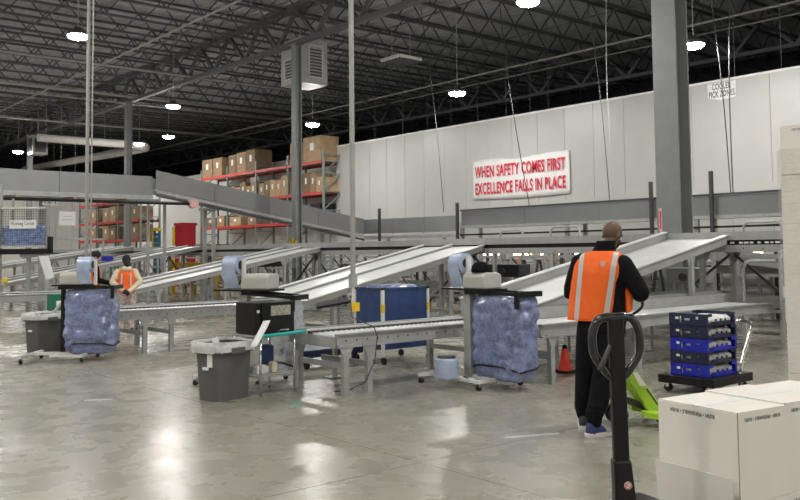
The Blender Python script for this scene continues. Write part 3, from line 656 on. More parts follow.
# lit pick shelves at the foot of the cooler wall
def shelf_unit(label, y, lamps):
    t = thing('pick_shelf', label, 'shelf', (20.4, y, 0), 0, 'lit pick shelves below the cooler wall')
    for yy in (0, 2.35): MB().box(0, .06, yy, yy+.06, 0, 1.75).box(.9, .96, yy, yy+.06, 0, 1.75).build('upright', 'galv', t)
    for z in (.5, 1.0, 1.68): MB().box(0, .96, .06, 2.35, z, z+.04).build('shelf_board', 'rail', t)
    for a, b, mm in lamps: MB().box(.05, .1, a, b, 1.42, 1.54).build('strip_lamp', mm, t)
    for q in range(4): MB().box(.1, .7, .15+q*.55, .58+q*.55, 1.04, 1.28).build('tote', random.choice(['brown2', 'prod_or', 'white', 'brown', 'prod_red']), t)
for k in range(8):
    shelf_unit('lit pick shelf behind the sorter, '+ORD[k]+' from the right', 4.0+2.5*k, [(.2, .9, random.choice(['warm', 'cool'])), (1.3, 2.1, random.choice(['warm', 'cool']))])
# yellow barrier and pallets beyond chutes
t = thing('yellow_barrier', 'low yellow guard rail seen under the chutes at left', 'barrier', (14.6, 27.6, 0))
for z in (.75, 1.05): MB().box(0, .08, 0, 3.6, z, z+.2).build('barrier_rail', 'yellow', t)
for y in (0, 1.7, 3.5): MB().box(.08, .2, y, y+.12, 0, 1.25).build('barrier_post', 'yellow', t)
# parcels on the far chutes
for k, (x, y, z, mm, l) in enumerate(((7.0, 26.0, .74, 'prod_yel', 'yellow parcel on the far left chute'), (6.7, 26.3, .74, 'prod_red', 'red parcel on the far left chute, behind the yellow one'), (9.5, 26.2, 1.16, 'prod_red', 'red parcel higher up a far chute'), (10.3, 26.6, 1.32, 'blue_crate', 'blue parcel highest on a far chute'))):
    tag(MB().box(-.18, .18, -.2, .2, 0, .16).build('parcel', mm, bevel=.03, loc=(x, y, z+.05)), l, 'parcel', 'parcels on the far chutes')

# ================================================================ BAG CARTS
def lumpy_bag(L, W, z0, z1, seed, amp=.034, freq=5.5):
    """closed bag: rounded box with puffy pillows pushed out"""
    nu, nv = 96, 56; rings = []
    for j in range(nv+1):
        s = j/nv; z = z0+(z1-z0)*s
        sc = 1.0
        if s < .16: sc = .72+.28*sqrt(max(0, 1-(1-s/.16)**2))
        if s > .9: sc = 1-.12*((s-.9)/.1)
        ring = []
        for i in range(nu):
            a = 2*pi*i/nu; c, q = cos(a), sin(a)
            e = .38
            x = math.copysign(abs(c)**e, c)*L/2*sc; y = math.copysign(abs(q)**e, q)*W/2*sc
            p = Vector((x, y, z)); cell = noise.voronoi(p*freq+Vector((seed, 0, 0)))[0]
            d = amp*(cell[1]-cell[0])*1.6+.03*noise.noise(p*2.5+Vector((seed, 3, 0)))
            nrm = Vector((x/(L/2)**2, y/(W/2)**2, 0)).normalized()
            ring.append(p+nrm*d)
        rings.append(ring)
    return MB().rings(rings)
def bag_cart(label, x, y, rot, L=.95, W=.34, bag='film', drop=0, boff=.10, mx=.02, rx=-.16, ry=0, mast=True):
    """local x runs from the mast along the bag; +y is away from the viewer"""
    t = thing('bag_cart', label, 'cart', (x, y, 0), rot, 'air pillow bag carts')
    if mast: MB().box(-.055, .055, -.05, .05, .1, 1.1).box(-.06, -.02, -.055, -.05, .12, 1.08).build('mast', 'galv', t, bevel=.006)
    else: MB().box(-.03, .03, boff-.03, boff+.03, .1, 1.1).build('mast', 'black', t, bevel=.006)
    MB().box(-.45, L*.55, -.03, .03, .08, .12).box(-.45, -.40, -.45, .3, .08, .12).box(L*.5, L*.55, -.3, .4, .08, .12).box(-.06, L*.5, -.3, -.26, .08, .11).build('base_frame', 'white', t)
    for cx, cy in ((-.42, -.42), (-.42, .27), (L*.52, -.27), (L*.52, .37)):
        c = MB().cyl((cx-.015, cy, .035), (cx+.015, cy, .035), .035, n=12).build('caster', 'rubber', t, smooth='auto')
        MB().box(cx-.02, cx+.02, cy-.012, cy+.012, .04, .085).build('caster_fork', 'chrome', c)
    z = 1.08; a, b = boff-W/2, boff+W/2
    m = MB()
    for yy in (a, b): m.bar((0, yy, z), (L+.03, yy, z-drop), .03, .04)
    m.bar((0, a, z), (0, b, z), .03, .05).bar((L+.03, a-.015, z-drop), (L+.03, b+.015, z-drop), .05, .06).box(L+.0, L+.055, a-.025, a, z-drop-.16, z-drop)
    m.build('bag_frame', 'black', t)
    o = lumpy_bag(L-.06, W-.02, .10, 1.05-drop*.7, random.random()*50).build('pillow_bag', bag, t, smooth=True); o.location = (.06+L/2-.01, boff, 0)
    m = MB().tube([(.06+L/2-.01+(L/2-.01)*math.copysign(abs(cos(q))**.4, cos(q)), boff+(W/2+.005)*math.copysign(abs(sin(q))**.4, sin(q)), .24+.018*sin(3*q)) for q in [2*pi*k/48 for k in range(48)]], .011, 6, True)
    m.build('bag_hem', 'black', t)
    MB().box(min(rx-.2, -.1), mx+.42, -.15, .2, 1.105, 1.125).build('shelf', 'black', t)
    MB().prism([(mx, -.13, 1.125), (mx, .15, 1.125), (mx, .15, 1.29), (mx, .09, 1.315), (mx, -.08, 1.315), (mx, -.13, 1.27)], (.38, 0, 0)).build('inflator', 'beige', t, bevel=.02)
    MB().box(mx-.004, mx, -.08, .08, 1.15, 1.26).cyl((mx-.015, -.04, 1.2), (mx, -.04, 1.2), .028).build('inflator_panel', 'black', t)
    bx = rx+.13
    MB().box(bx-.0, bx+.03, ry-.03, ry+.03, 1.12, 1.5).build('roll_bracket', 'white', t)
    rl = MB().cyl((rx-.10, ry, 1.42), (rx+.10, ry, 1.42), .118, n=24).build('film_roll', 'roll', t, smooth='auto')
    MB().cyl((rx+.10, ry, 1.42), (rx+.108, ry, 1.42), .055, n=16).build('roll_core', 'dark_steel', rl, smooth='auto')
    MB().prism([(rx-.1, ry-.119, 1.42), (rx-.1, ry-.112, 1.32), (rx-.07, ry-.06, 1.14), (rx-.07, ry-.05, 1.14), (rx-.1, ry-.104, 1.32), (rx-.1, ry-.11, 1.42)], (.19, 0, 0)).build('film_web', 'roll', t)
    return t
# right cart: bag axis runs towards -Y
bc = bag_cart('wheeled bag cart with full blue film bag, left of the man', 7.17, 7.2, -pi/2-.08, .86, .34)
t = thing('baseball_hat', 'black baseball hat lying on the beige inflator left of the man', 'hat', (7.14, 6.99, 1.316), -pi/2-.12)
MB().lathe([(.105, 0), (.107, .03), (.1, .07), (.08, .1), (.045, .12), (.01, .126)], n=20).build('crown', 'black_cloth', t, smooth=True)
MB().prism([(.06, -.09, .002), (.13, -.08, .0), (.18, 0, -.0), (.13, .08, .0), (.06, .09, .002)], (0, 0, .008)).build('brim', 'black_cloth', t)
t = thing('spare_film_roll', 'spare pale blue film roll standing on the base of the bag cart', 'roll', (6.74, 7.16, .12))
MB().lathe([(.13, 0), (.135, .02), (.135, .21), (.12, .225)], n=24).build('film_wound', 'roll', t, smooth='auto'); MB().lathe([(.11, .225), (.1, .25), (.04, .245)], n=20).build('roll_top', 'dark_steel', t, smooth='auto')
# printer cart
bag_cart('bag cart with clear film bag behind the black label printer', 5.30, 9.21, -1.1, .68, .32, 'clear', .05, .10)
# left cart
bag_cart('bag cart with full blue film bag at the far left', 4.40, 13.05, -.72, .78, .36, 'film', 0, .05, .0, .40, -.12, False)

# ================================================================ PRINTER TABLE
t = thing('packing_table', 'small steel table with a teal front edge beside the grey bin', 'table', (4.86, 8.12, 0), .12)
MB().box(0, .56, .02, .5, .64, .66).build('table_top', 'galv', t)
te = MB().cyl((-.02, 0, .655), (.64, 0, .665), .02, n=10).build('teal_edge', 'teal', t, smooth='auto'); te['label'] = 'teal padded front edge'
for a in (.02, .5):
    for b in (.02, .47): MB().cyl((a, b, 0), (a, b, .64), .014, n=8).build('leg', 'chrome', t, smooth=True)
MB().box(0, .54, .02, .5, .2, .22).build('lower_shelf', 'galv', t); MB().box(0, .54, .2, .23, .08, .1).build('foot_rail', 'galv', t)
t = thing('label_printer', 'black label printer cabinet with a small window on the steel table', 'printer', (4.86, 8.15, .665), .12)
MB().box(.08, .54, .04, .42, 0, .35).build('cabinet', 'black', t, bevel=.008)
MB().box(.0, .08, .06, .42, .0, .35).build('side_housing', 'black', t, bevel=.006)
MB().box(.20, .48, .034, .042, .2, .31).build('window_pane', 'window', t)
MB().box(.02, .05, .05, .062, .24, .27).build('status_lamp', 'white', t)
MB().tube([(.30, .04, .02), (.30, .0, .04), (.42, .0, .04), (.42, .04, .02)], .008, 6).build('handle', 'chrome', t)
t = thing('paper_strip', 'white label backing strip curling from the printer into the grey bin', 'paper', (4.78, 8.07, 0))
n = 12; vs = []; fs = []
for i in range(n+1):
    s = i/n; x = .12-.26*s+.05*sin(s*pi); z = .82+.04*sin(s*pi*.9)-.26*s**1.6; y = .05-.16*s
    vs += [(x, y, z), (x+.06, y-.05, z+.006)]
for i in range(n): fs.append((2*i, 2*i+1, 2*i+3, 2*i+2))
o = MB().add(vs, fs).build('strip', 'paper', t, smooth=True); sm = o.modifiers.new('thick', 'SOLIDIFY'); sm.thickness = .003
for nm, l, cat, args, mm in (('white_box', 'small white box on the lower shelf of the teal edged table', 'box', (4.93, 5.08, 8.3, 8.42, .22, .3), 'white'),
                             ('tape_roll_box', 'small cream box on the lower shelf beside the white box', 'box', (5.13, 5.2, 8.31, 8.4, .22, .33), 'cream'),
                             ('white_board', 'upright white board leaning under the teal edged table', 'board', (4.93, 5.06, 8.46, 8.5, .22, .6), 'pale_wall'),
                             ('blue_jug', 'blue jug under the teal edged table', 'jug', (5.1, 5.27, 8.5, 8.62, .22, .5), 'blue_fabric')):
    t = thing(nm, l, cat, (0, 0, 0)); MB().box(*args).build('body', mm, t, bevel=.008)
    a = args; MB().box(a[0]+.02, a[1]-.02, a[2]+.01, a[3]-.01, a[5], a[5]+.012).build('lid', mm, t)

# ================================================================ BINS
def rrect(x0, y0, rad, n=5):
    pts = []
    for cx, cy, a0 in ((x0-rad, y0-rad, 0), (-x0+rad, y0-rad, pi/2), (-x0+rad, -y0+rad, pi), (x0-rad, -y0+rad, 1.5*pi)):
        for k in range(n+1): a = a0+pi/2*k/n; pts.append((cx+rad*cos(a), cy+rad*sin(a)))
    return pts
def waste_bin(label, x, y, rot):
    t = thing('waste_bin', label, 'bin', (x, y, 0), rot, 'grey waste bins')
    R = lambda a, b, z, rad=.06: [(px, py, z) for px, py in rrect(a, b, rad)]
    MB().rings([R(.225, .17, 0), R(.25, .19, .5), R(.268, .208, .5), R(.27, .21, .56), R(.245, .185, .56), R(.22, .165, .06)]).build('bin_body', 'bin', t, smooth='auto')
    MB().rings([R(.275, .215, .56), R(.285, .225, .575), R(.28, .22, .60), R(.258, .198, .60), R(.258, .198, .575)], False).build('rim', 'bin', t, smooth='auto')
    MB().box(-.1, .1, -.235, -.208, .49, .56).build('handle_grip', 'bin', t, bevel=.008)
    rings = []
    for j in range(9):
        s = j/8; ring = []
        for i, (px, py) in enumerate(rrect(.292, .232, .06, 9)):
            if s < .5: k = 1.0; z = .52+.26*s*.42
            else: k = 1-.1*(s-.5)*2; z = .63-.10*(s-.5)*2
            w = .014*noise.noise((i*.9, s*4, x)); z += .018*noise.noise((i*.55, s*2, y))
            ring.append((px*(k+w), py*(k+w*1.5), z))
        rings.append(ring)
    MB().rings(rings, False).build('liner', 'liner', t, smooth=True)
    MB().box(-.272, -.262, -.06, .03, .33, .36).build('sticker', 'paper', t)
    return t
wb = waste_bin('grey waste bin with clear liner in front, left of the teal edged table', 4.55, 8.36, .22)
o = MB().box(-.25, -.243, -.1, -.02, .36, .50).build('torn_label', 'paper', wb)
waste_bin('grey waste bin at far left beside the blue film bag', 4.62, 14.55, .3)
t = thing('paper_scrap', 'white paper sheet sticking out of the front grey bin', 'paper', (4.42, 8.32, .60), .3)
MB().prism([(-.06, -.03, 0), (.06, 0, 0), (.06, .02, .065), (-.06, -.01, .06)], (.003, -.006, 0)).build('sheet', 'paper', t)
# green recycling label box beside the left bin
t = thing('green_box', 'dark green box with white print behind the left grey bin', 'box', (5.0, 15.12, 0), .2)
MB().box(-.12, .12, -.1, .1, .0, .9).build('box_body', 'green_sign', t, bevel=.01); MB().box(-.06, .03, -.106, -.1, .7, .78).box(.0, .07, -.106, -.1, .55, .6).build('print_mark', 'paper', t)
t = thing('white_tube', 'white bent tube curving down behind the left grey bin', 'tube', (0, 0, 0))
MB().tube([(4.74, 14.45, .40), (4.73, 14.35, .66), (4.78, 14.1, .85), (4.88, 14.05, .93)], .025, 8).build('tube_body', 'white', t, smooth=True)

# ================================================================ SMALL THINGS AROUND THE CONVEYORS
t = thing('tarpaulin_cart', 'navy tarpaulin sided cart with white corner posts behind the centre conveyor', 'cart', (7.5, 9.25, 0), 0)
MB().box(0, .02, .0, .62, .25, 1.03).build('side_panel', 'blue_fabric', t); MB().box(0, .84, .0, .02, .25, 1.03).build('side_panel', 'blue_fabric', t)
MB().box(.82, .84, 0, .62, .25, 1.03).build('side_panel', 'blue_fabric', t); MB().box(0, .84, .6, .62, .25, 1.03).build('side_panel', 'blue_fabric', t); MB().box(0, .84, 0, .62, .2, .25).build('cart_base', 'blue_fabric', t)
for a in (-.01, .83):
    for b in (-.01, .61):
        p = MB().box(a-.01, a+.03, b-.01, b+.03, .12, 1.06).build('corner_post', 'white', t); MB().box(a-.013, a+.033, b-.013, b+.033, .72, .83).build('yellow_band', 'prod_yel', p)
        MB().cyl((a, b, .05), (a+.03, b, .05), .05, n=12).build('caster', 'rubber', t, smooth='auto')
m = MB().box(-.02, .86, -.02, .03, 1.03, 1.06).box(-.02, .86, .59, .64, 1.03, 1.06).box(-.02, .03, -.02, .64, 1.03, 1.06).box(.81, .86, -.02, .64, 1.03, 1.06); m.build('top_rim', 'blue_fabric', t)
o = lumpy_bag(.7, .5, .3, 1.09, 4.4).build('film_filling', 'film', t, smooth=True); o.location = (.42, .31, 0)
t = thing('low_dolly', 'low navy dolly on black casters under the centre conveyor', 'dolly', (6.35, 9.5, 0), 0)
MB().box(0, 1.0, 0, .6, .16, .26).build('deck', 'navy_crate', t, bevel=.01)
for a in (.1, .9):
    for b in (.08, .52): MB().cyl((a-.015, b, .06), (a+.015, b, .06), .06, n=12).build('caster', 'rubber', t, smooth='auto'); MB().box(a-.03, a+.03, b-.03, b+.03, .1, .16).build('caster_fork', 'dark_steel', t)
t = thing('tray_arm', 'black slanted tray on a post above the centre conveyor, by the yellow tag', 'tray', (6.28, 8.66, 0))
MB().prism([(-.22, .12, .86), (.14, -.12, .93), (.2, .08, .97), (-.1, .3, .9)], (0, 0, .03)).build('tray', 'black', t); MB().box(.0, .05, .05, .1, 0, .9).build('post', 'galv', t); MB().box(-.1, .15, -.02, .17, 0, .02).build('foot_plate', 'galv', t)
t = pole3
MB().tube([(6.3, 8.52, .95), (6.15, 8.3, .78), (5.95, 7.62, .72), (5.9, 7.5, .62), (5.86, 7.5, .35), (5.8, 7.6, .12), (5.66, 7.75, .02), (5.56, 7.86, .012)], .006, 6).build('power_cord', 'black', t, smooth=True, loc=(-6.36, -8.55, 0))
t = thing('traffic_cone', 'red traffic cone under the roller conveyor left of the man', 'cone', (8.72, 7.05, 0))
MB().box(-.14, .14, -.14, .14, 0, .025).build('base', 'rubber', t, bevel=.01); MB().lathe([(.095, .025), (.03, .31), (.026, .33)], n=20).build('cone_body', 'cone_red', t, smooth='auto'); MB().lathe([(.033, .30), (.028, .345), (.01, .35)], n=16).build('cone_tip', 'rubber', t, smooth='auto')
# film dispenser frame at far left
t = thing('film_dispenser', 'hanging mesh basket of blue film with a white name sign, far left', 'basket', (6.34, 21.55, 0), -.75)
for a in (-.57, .57): MB().box(a-.03, a+.03, -.03, .03, 1.62, 2.76).build('side_post', 'galv', t)
for z in (2.68, 1.76): MB().box(-.57, .57, -.03, .03, z, z+.06).build('cross_rail', 'white', t)
MB().box(-.57, .63, -.09, .06, 1.6, 1.73).build('lower_beam', 'black', t); MB().box(.60, .70, -.05, .05, 1.63, 2.02).build('end_block', 'black', t)
m = MB()
for k in range(20): m.cyl((-.54+k*.0568, -.05, 1.78), (-.54+k*.0568, -.05, 2.70), .004, n=4)
for k in range(16): m.cyl((-.57, -.05, 1.82+k*.058), (.57, -.05, 1.82+k*.058), .004, n=4)
m.build('wire_mesh', 'dark_steel', t, kind='stuff')
o = lumpy_bag(1.06, .22, 1.80, 2.30, 9.1, .03, 8).build('film_stack', 'film_light', t, smooth=True); o.location = (0, .1, 0)
MB().box(-.33, .33, -.07, -.06, 2.22, 2.42).build('name_sign', 'paper', t)
text('lettering', 'Working Corner', .13, 'ink', t, (0, -.073, 2.34), (1,0,0), (0,0,1), .58, .001)
MB().cyl((-.28, 0, 2.3), (-.28, 0, 2.95), .03, n=6).build('hanging_pole', 'pipe', t)
for a in (.03, .34): MB().box(a-.04, a+.04, .15, .23, 0, 1.6).build('stand_leg', 'rail', t)
MB().box(-.1, .5, .0, .25, 1.53, 1.6).build('stand_top', 'rail', t)
MB().prism([(.42, -.12, 1.56), (.66, -.12, 1.56), (.80, -.08, 1.05), (.58, -.05, .98)], (0, .006, 0)).build('hanging_sheet', 'paper', t)
MB().box(-.66, -.56, -.05, .05, 0, 3.3).build('tall_post', 'galv', t)
t = thing('paper_notice', 'white paper notice hung on the ribbed wall at far left', 'sign', (13.3, 40.0, 0))
MB().box(0, .75, 0, .01, 2.95, 3.6).build('sheet', 'paper', t)
for z in (3.35, 3.2): MB().box(.1, .62, -.006, 0, z, z+.05).build('print_line', 'stripe', t)
for a in (.05, .7): MB().cyl((a, 0, 3.6), (a, 0, 9.1), .006, n=4).build('hanging_cord', 'pipe', t)
t = thing('aisle_sign', 'small white aisle number sign below the overhead conveyor', 'sign', (7.75, 24.7, 0))
MB().box(0, .42, 0, .01, 2.98, 3.14).build('sheet', 'paper', t); text('lettering', '18-1', .16, 'ink', t, (.21, -.006, 3.06), (1,0,0), (0,0,1), .3, .001)
for a in (.05, .37): MB().cyl((a, 0, 3.14), (a, 0, 3.4), .006, n=4).build('hanging_cord', 'pipe', t)
t = thing('grey_handrail', 'pale pipe handrail in front of the ribbed wall at far left', 'rail', (0, 28.5, 0))
MB().tube([(9.0, 0, 2.1), (11.0, 0, 2.1)], .03, 8).build('top_rail', 'galv', t)
for x in (9.05, 10.95): MB().cyl((x, 0, 0), (x, 0, 2.1), .03, n=8).build('post', 'galv', t)
for i, (x, y, h, l) in enumerate(((11.4, 25.9, 3.3, 'grey steel post under the overhead conveyor end, left'), (11.95, 25.9, 3.25, 'grey steel post under the overhead conveyor end, right'))):
    tag(MB().box(x-.04, x+.04, y-.04, y+.04, 0, h).build('support_post', 'rail'), l, 'post')
# floor tape
for i, (x, y, rot, L, mm, l) in enumerate(((4.86, 7.45, .1, .16, 'teal', 'short teal tape mark on the floor by the table, front'), (4.98, 7.58, .1, .14, 'teal', 'short teal tape mark on the floor by the table, rear'), (3.5, 9.2, -.5, .3, 'paper', 'short white tape mark on the open floor at left'), (6.05, 8.0, .2, .2, 'paper', 'white tape mark on the floor under the centre conveyor'), (5.55, 4.85, -.4, .5, 'paper', 'pale tape strip on the floor in front of the man'))):
    tag(MB().box(-L/2, L/2, -.018, .018, .0, .0015).build('floor_tape', mm, loc=(x, y, 0), rotz=rot), l, 'tape')

# ================================================================ CRATES ON DOLLY
t = thing('crate_dolly', 'black wheeled dolly with a chrome push handle under the blue crates', 'dolly', (8.29, 4.75, 0))
MB().box(0, .84, 0, .12, .1, .19).box(0, .84, .54, .66, .1, .19).box(0, .12, .12, .54, .1, .19).box(.72, .84, .12, .54, .1, .19).box(.12, .72, .12, .54, .15, .17).box(.0, .2, -.012, 0, .12, .17).build('deck', 'black', t, bevel=.008)
for a in (.08, .76):
    for b in (.08, .58):
        c = MB().cyl((a-.02, b, .045), (a+.02, b, .045), .045, n=12).build('caster', 'rubber', t, smooth='auto'); MB().box(a-.03, a+.03, b-.02, b+.02, .05, .1).build('caster_fork', 'chrome', c)
MB().tube([(.8, .12, .19), (.86, .12, .34), (1.08, .12, .66), (1.10, .14, .70), (1.09, .18, .72), (1.09, .38, .72), (1.10, .42, .70), (1.08, .44, .66), (.86, .44, .34), (.8, .44, .19)], .017, 8).build('push_handle', 'chrome', t, smooth='auto')
def crate(label, x, y, z, mk, h=.134, dx=.6, dy=.45):
    t = thing('plastic_crate', label, 'crate', (x, y, z), random.uniform(-.012, .012), 'stacked blue crates')
    w = .012; m = MB()
    m.box(0, dx, 0, dy, 0, .012)
    def wall(P):   # P(a, t, z): a along wall, t thickness ; length L
        pass
    for y0, y1 in ((0, w), (dy-w, dy)):
        m.box(0, dx, y0, y1, 0, .022); m.box(0, .03, y0, y1, .022, h); m.box(dx-.03, dx, y0, y1, .022, h)
        m.box(.03, .11, y0, y1, h-.03, h); m.box(dx-.11, dx-.03, y0, y1, h-.03, h); m.box(.11, dx-.11, y0, y1, .022, .05)
        for k in range(3): m.box(.19+k*.1, .21+k*.1, y0, y1, .05, .075)
    for x0, x1 in ((0, w), (dx-w, dx)):
        m.box(x0, x1, w, dy-w, 0, .025); m.box(x0, x1, w, dy-w, h-.028, h)
        for a, b in ((w, .10), (.135, .20), (.27, .30), (.325, dy-w)): m.box(x0, x1, a, b, .025, h-.028)
        m.box(x0, x1, .10, .135, .025, .075).box(x0, x1, .20, .27, .025, .06).box(x0, x1, .20, .27, .085, h-.028)
    m.build('crate_body', mk, t)
    MB().box(-.006, dx+.006, -.006, .016, h-.016, h-.004).box(-.006, dx+.006, dy-.016, dy+.006, h-.016, h-.004).box(-.006, .016, .016, dy-.016, h-.016, h-.004).box(dx-.016, dx+.006, .016, dy-.016, h-.016, h-.004).build('rim', mk, t) if False else None
    m = MB()
    MB().box(-.004, -.001, .33, .37, .07, .095).build('white_print', 'paper', t)
    return t
for k, (mk, l) in enumerate((('blue_crate', 'bright blue crate at the bottom of the stack on the dolly'), ('navy_crate', 'navy crate second from the bottom, between two bright blue crates'), ('blue_crate', 'bright blue crate in the middle of the stack on the dolly'), ('navy_crate', 'navy crate second from the top of the dolly stack'), ('navy_crate', 'navy crate on top of the dolly stack'))):
    crate(l, 8.34, 4.83, .191+.1345*k, mk)
    for q in range(4):
        p = lumpy_bag(.12, .38, 0, .088, k*7+q, .008, 14) if False else None
        t = MB().rings([[(px*sc, py*sc, z) for px, py in rrect(.064, .19, .03, 3)] for sc, z in ((.86, 0), (1, .025), (1, .06), (.8, .088))]).build('white_pack', 'white', smooth=True)
        t.location = (8.34+.02+.07+q*.139, 4.83+.225, .191+.1345*k+.0125); tag(t, 'white pack in the '+('bottom crate', 'second lowest crate', 'middle crate', 'second highest crate', 'top crate')[k]+', '+ORD[q]+' from the left', 'pack', 'white packs in the '+ORD[k]+' crate')

# ================================================================ PALLET JACKS
def heart(cx, zc, top, side_z, join_z, w, stem=True):
    """loop handle in the local xz plane"""
    return [(cx, 0, join_z), (cx-.45*w, 0, join_z+.28*(side_z-join_z)+.0), (cx-.92*w, 0, side_z-.25*(side_z-join_z)), (cx-w, 0, side_z+.01), (cx-.97*w, 0, side_z+.5*(top-side_z)), (cx-.75*w, 0, top-.012), (cx-.4*w, 0, top), (cx, 0, top),
            (cx+.4*w, 0, top), (cx+.75*w, 0, top-.012), (cx+.97*w, 0, side_z+.5*(top-side_z)), (cx+w, 0, side_z+.01), (cx+.92*w, 0, side_z-.25*(side_z-join_z)), (cx+.45*w, 0, join_z+.28*(side_z-join_z)), (cx, 0, join_z)]
def spline(pts, n=4):
    out = []; m = len(pts)
    for i in range(m-1):
        p0, p1, p2, p3 = [Vector(pts[max(0, min(m-1, i+k))]) for k in (-1, 0, 1, 2)]
        for k in range(n):
            s = k/n; out.append(.5*((2*p1)+(p2-p0)*s+(2*p0-5*p1+4*p2-p3)*s*s+(-p0+3*p1-3*p2+p3)*s**3))
    out.append(Vector(pts[-1])); return out
t = thing('pallet_jack', 'black pallet jack with an upright loop handle in front, under the white boxes', 'pallet jack', (2.564, 1.829, 0), -.16)
hw = math.atan2(-.646, .763)+.16    # the tiller is turned towards the camera side
hp = bpy.data.objects.new('tiller', None)
m = MB(); m.box(-.027, .027, -.018, .018, .66, 1.32)
ti = m.build('tiller', 'black', t, bevel=.006); ti.rotation_euler = (0, -.018, hw); ti.location = (.018, 0, 0)
MB().tube(spline(heart(0, 0, 1.32, 1.215, 1.09, .085)), .0155, 10).build('loop_grip', 'gloss_black', ti, smooth='auto')
MB().tube([(-.02, -.0, 1.225), (-.03, -.02, 1.215), (-.06, -.02, 1.15), (-.07, -.02, 1.135)], [.006, .008, .011, .008], 8).build('release_lever', 'dark_steel', ti, smooth=True)
MB().prism([(-.032, -.03, .82), (.03, -.03, .82), (.05, -.04, .56), (-.036, -.04, .56)], (0, .06, 0)).build('tiller_casing', 'black', ti, bevel=.008)
st = MB().cyl((.012, -.036, .735), (.012, -.0325, .735), .0135, n=20).build('round_sticker', 'paper', ti); st['label'] = 'round white sticker with a red ring and bar'
m = MB().tube([(.012+.0105*cos(2*pi*k/20), -.038, .735+.0105*sin(2*pi*k/20)) for k in range(20)], .0016, 5, True); m.bar((.005, -.038, .742), (.019, -.038, .728), .003, .002); m.build('sticker_ring', 'prod_red', ti)
MB().cyl((-.022, -.046, .61), (-.022, -.03, .61), .012, n=12).cyl((.02, -.05, .6), (.02, -.03, .6), .009, n=12).build('pivot_bolts', 'chrome', ti, smooth='auto')
MB().lathe([(.05, .2), (.055, .3), (.05, .5), (.03, .56)], (0, 0, 0), 16).build('pump', 'gloss_black', t, smooth='auto')
MB().prism([(.05, -.02, .55), (.20, -.02, .55), (.20, .12, .55), (.05, .10, .55)], (0, 0, .11)).build('pump_cover', 'gloss_black', t, bevel=.03)
MB().box(.08, .17, -.028, -.02, .57, .635).build('cover_plate', 'galv', t, bevel=.004)
for s in (-.06, .06): MB().cyl((-.02, s-.025, .09), (-.02, s+.025, .09), .09, n=24).build('steer_wheel', 'rubber', t, smooth='auto')
MB().cyl((-.02, -.09, .09), (-.02, .09, .09), .015, n=8).box(-.05, .02, -.03, .03, .09, .22).build('wheel_axle', 'dark_steel', t)
for s in (-.13, .13):
    MB().box(.3, 1.45, s-.07, s+.07, .10, .15).build('fork', 'gloss_black', t, bevel=.008); MB().cyl((1.3, s-.04, .04), (1.3, s+.04, .04), .04, n=14).build('load_wheel', 'white', t, smooth='auto'); MB().box(1.28, 1.32, s-.05, s+.05, .04, .1).build('wheel_bracket', 'dark_steel', t)
MB().prism([(.04, -.15, .1), (.34, -.2, .1), (.34, -.2, .16), (.28, -.15, .55), (.04, -.13, .55)], (0, .3, 0)).build('frame_cheek', 'gloss_black', t)
# wooden pallet + boxes
t = thing('pallet', 'wooden pallet lying on the forks of the black pallet jack', 'pallet', (2.975, 1.60, .15), -.16)
for k in range(6): MB().box(k*.165, k*.165+.11, -.06, .46, .115, .138).build('deck_board', 'pallet', t)
for y in (-.06, .18, .40): MB().box(0, .94, y, y+.06, 0, .115).build('stringer', 'pallet', t)
BW, BD, BH = .285, .375, .334
def ship_box(label, x, y, z, rot, dx=BW, dy=BD, dz=BH, txt=True, group='white shipping boxes on the black pallet jack', flap=False):
    t = thing('shipping_box', label, 'box', (x, y, z), rot, group)
    MB().box(0, dx, 0, dy, 0, dz-.004).build('carton_body', 'carton', t, bevel=.003)
    for a, b in ((.0, dy/2-.0015), (dy/2+.0015, dy)): MB().box(.001, dx-.001, a+.001, b-.001, dz-.004, dz).build('top_flap', 'carton', t)
    MB().box(.0, dx, dy/2-.025, dy/2+.025, dz, dz+.0008).build('packing_tape', 'white', t)
    MB().box(-.0012, .0012, -.0012, .0012, 0, dz).build('corner_crease', 'carton_edge', t)
    if txt:
        text('lettering', 'RUSH \u2022 PERISHABLE \u2022 RUSH', .022, 'ink', t, (-.001, dy*.55, dz-.03), (0, 1, 0), (0, 0, -1), dy*.56, .0003)
        text('lettering', 'RUSH \u2022 PERISHABLE \u2022 RUSH', .020, 'ink', t, (dx*.5, -.001, dz-.03), (-1, 0, 0), (0, 0, -1), dx*.72, .0003)
    if flap: MB().prism([(-.008, .012, dz-.06), (-.022, .012, dz+.10), (-.022, dy-.004, dz+.10), (-.008, dy-.004, dz-.06)], (-.004, 0, 0)).build('open_flap', 'carton', t)
    return t
ex, ey = Vector((cos(.16), -sin(.16))), Vector((sin(.16), cos(.16))); og = Vector((2.965, 1.61))
nm = ('nearest to the loop handle', 'in the middle', 'farthest from the loop handle')
for lay in range(2):
    for k in range(3):
        p = og+ex*(k*(BW+.003)+(.004 if lay else 0))+ey*(.006*(k % 2))
        dz = BH+(.006 if (k == 1 and lay == 1) else 0)
        tb = ship_box(('top' if lay else 'lower')+' layer white shipping box '+nm[k], p.x, p.y, .29+lay*(BH+.001), -.16, dz=dz, txt=True, flap=(lay == 0 and k == 0))
        if lay == 1:
            pt = MB()
            for q in range(2):
                pt.prism([(-.0008, .03+q*.04, .02), (-.0008, .045+q*.04, .02), (-.0008, .0375+q*.04, .035)], (-.0006, 0, 0)).box(-.0012, -.0006, .034+q*.04, .041+q*.04, .008, .02)
            pt.build('arrow_marks', 'ink', tb)
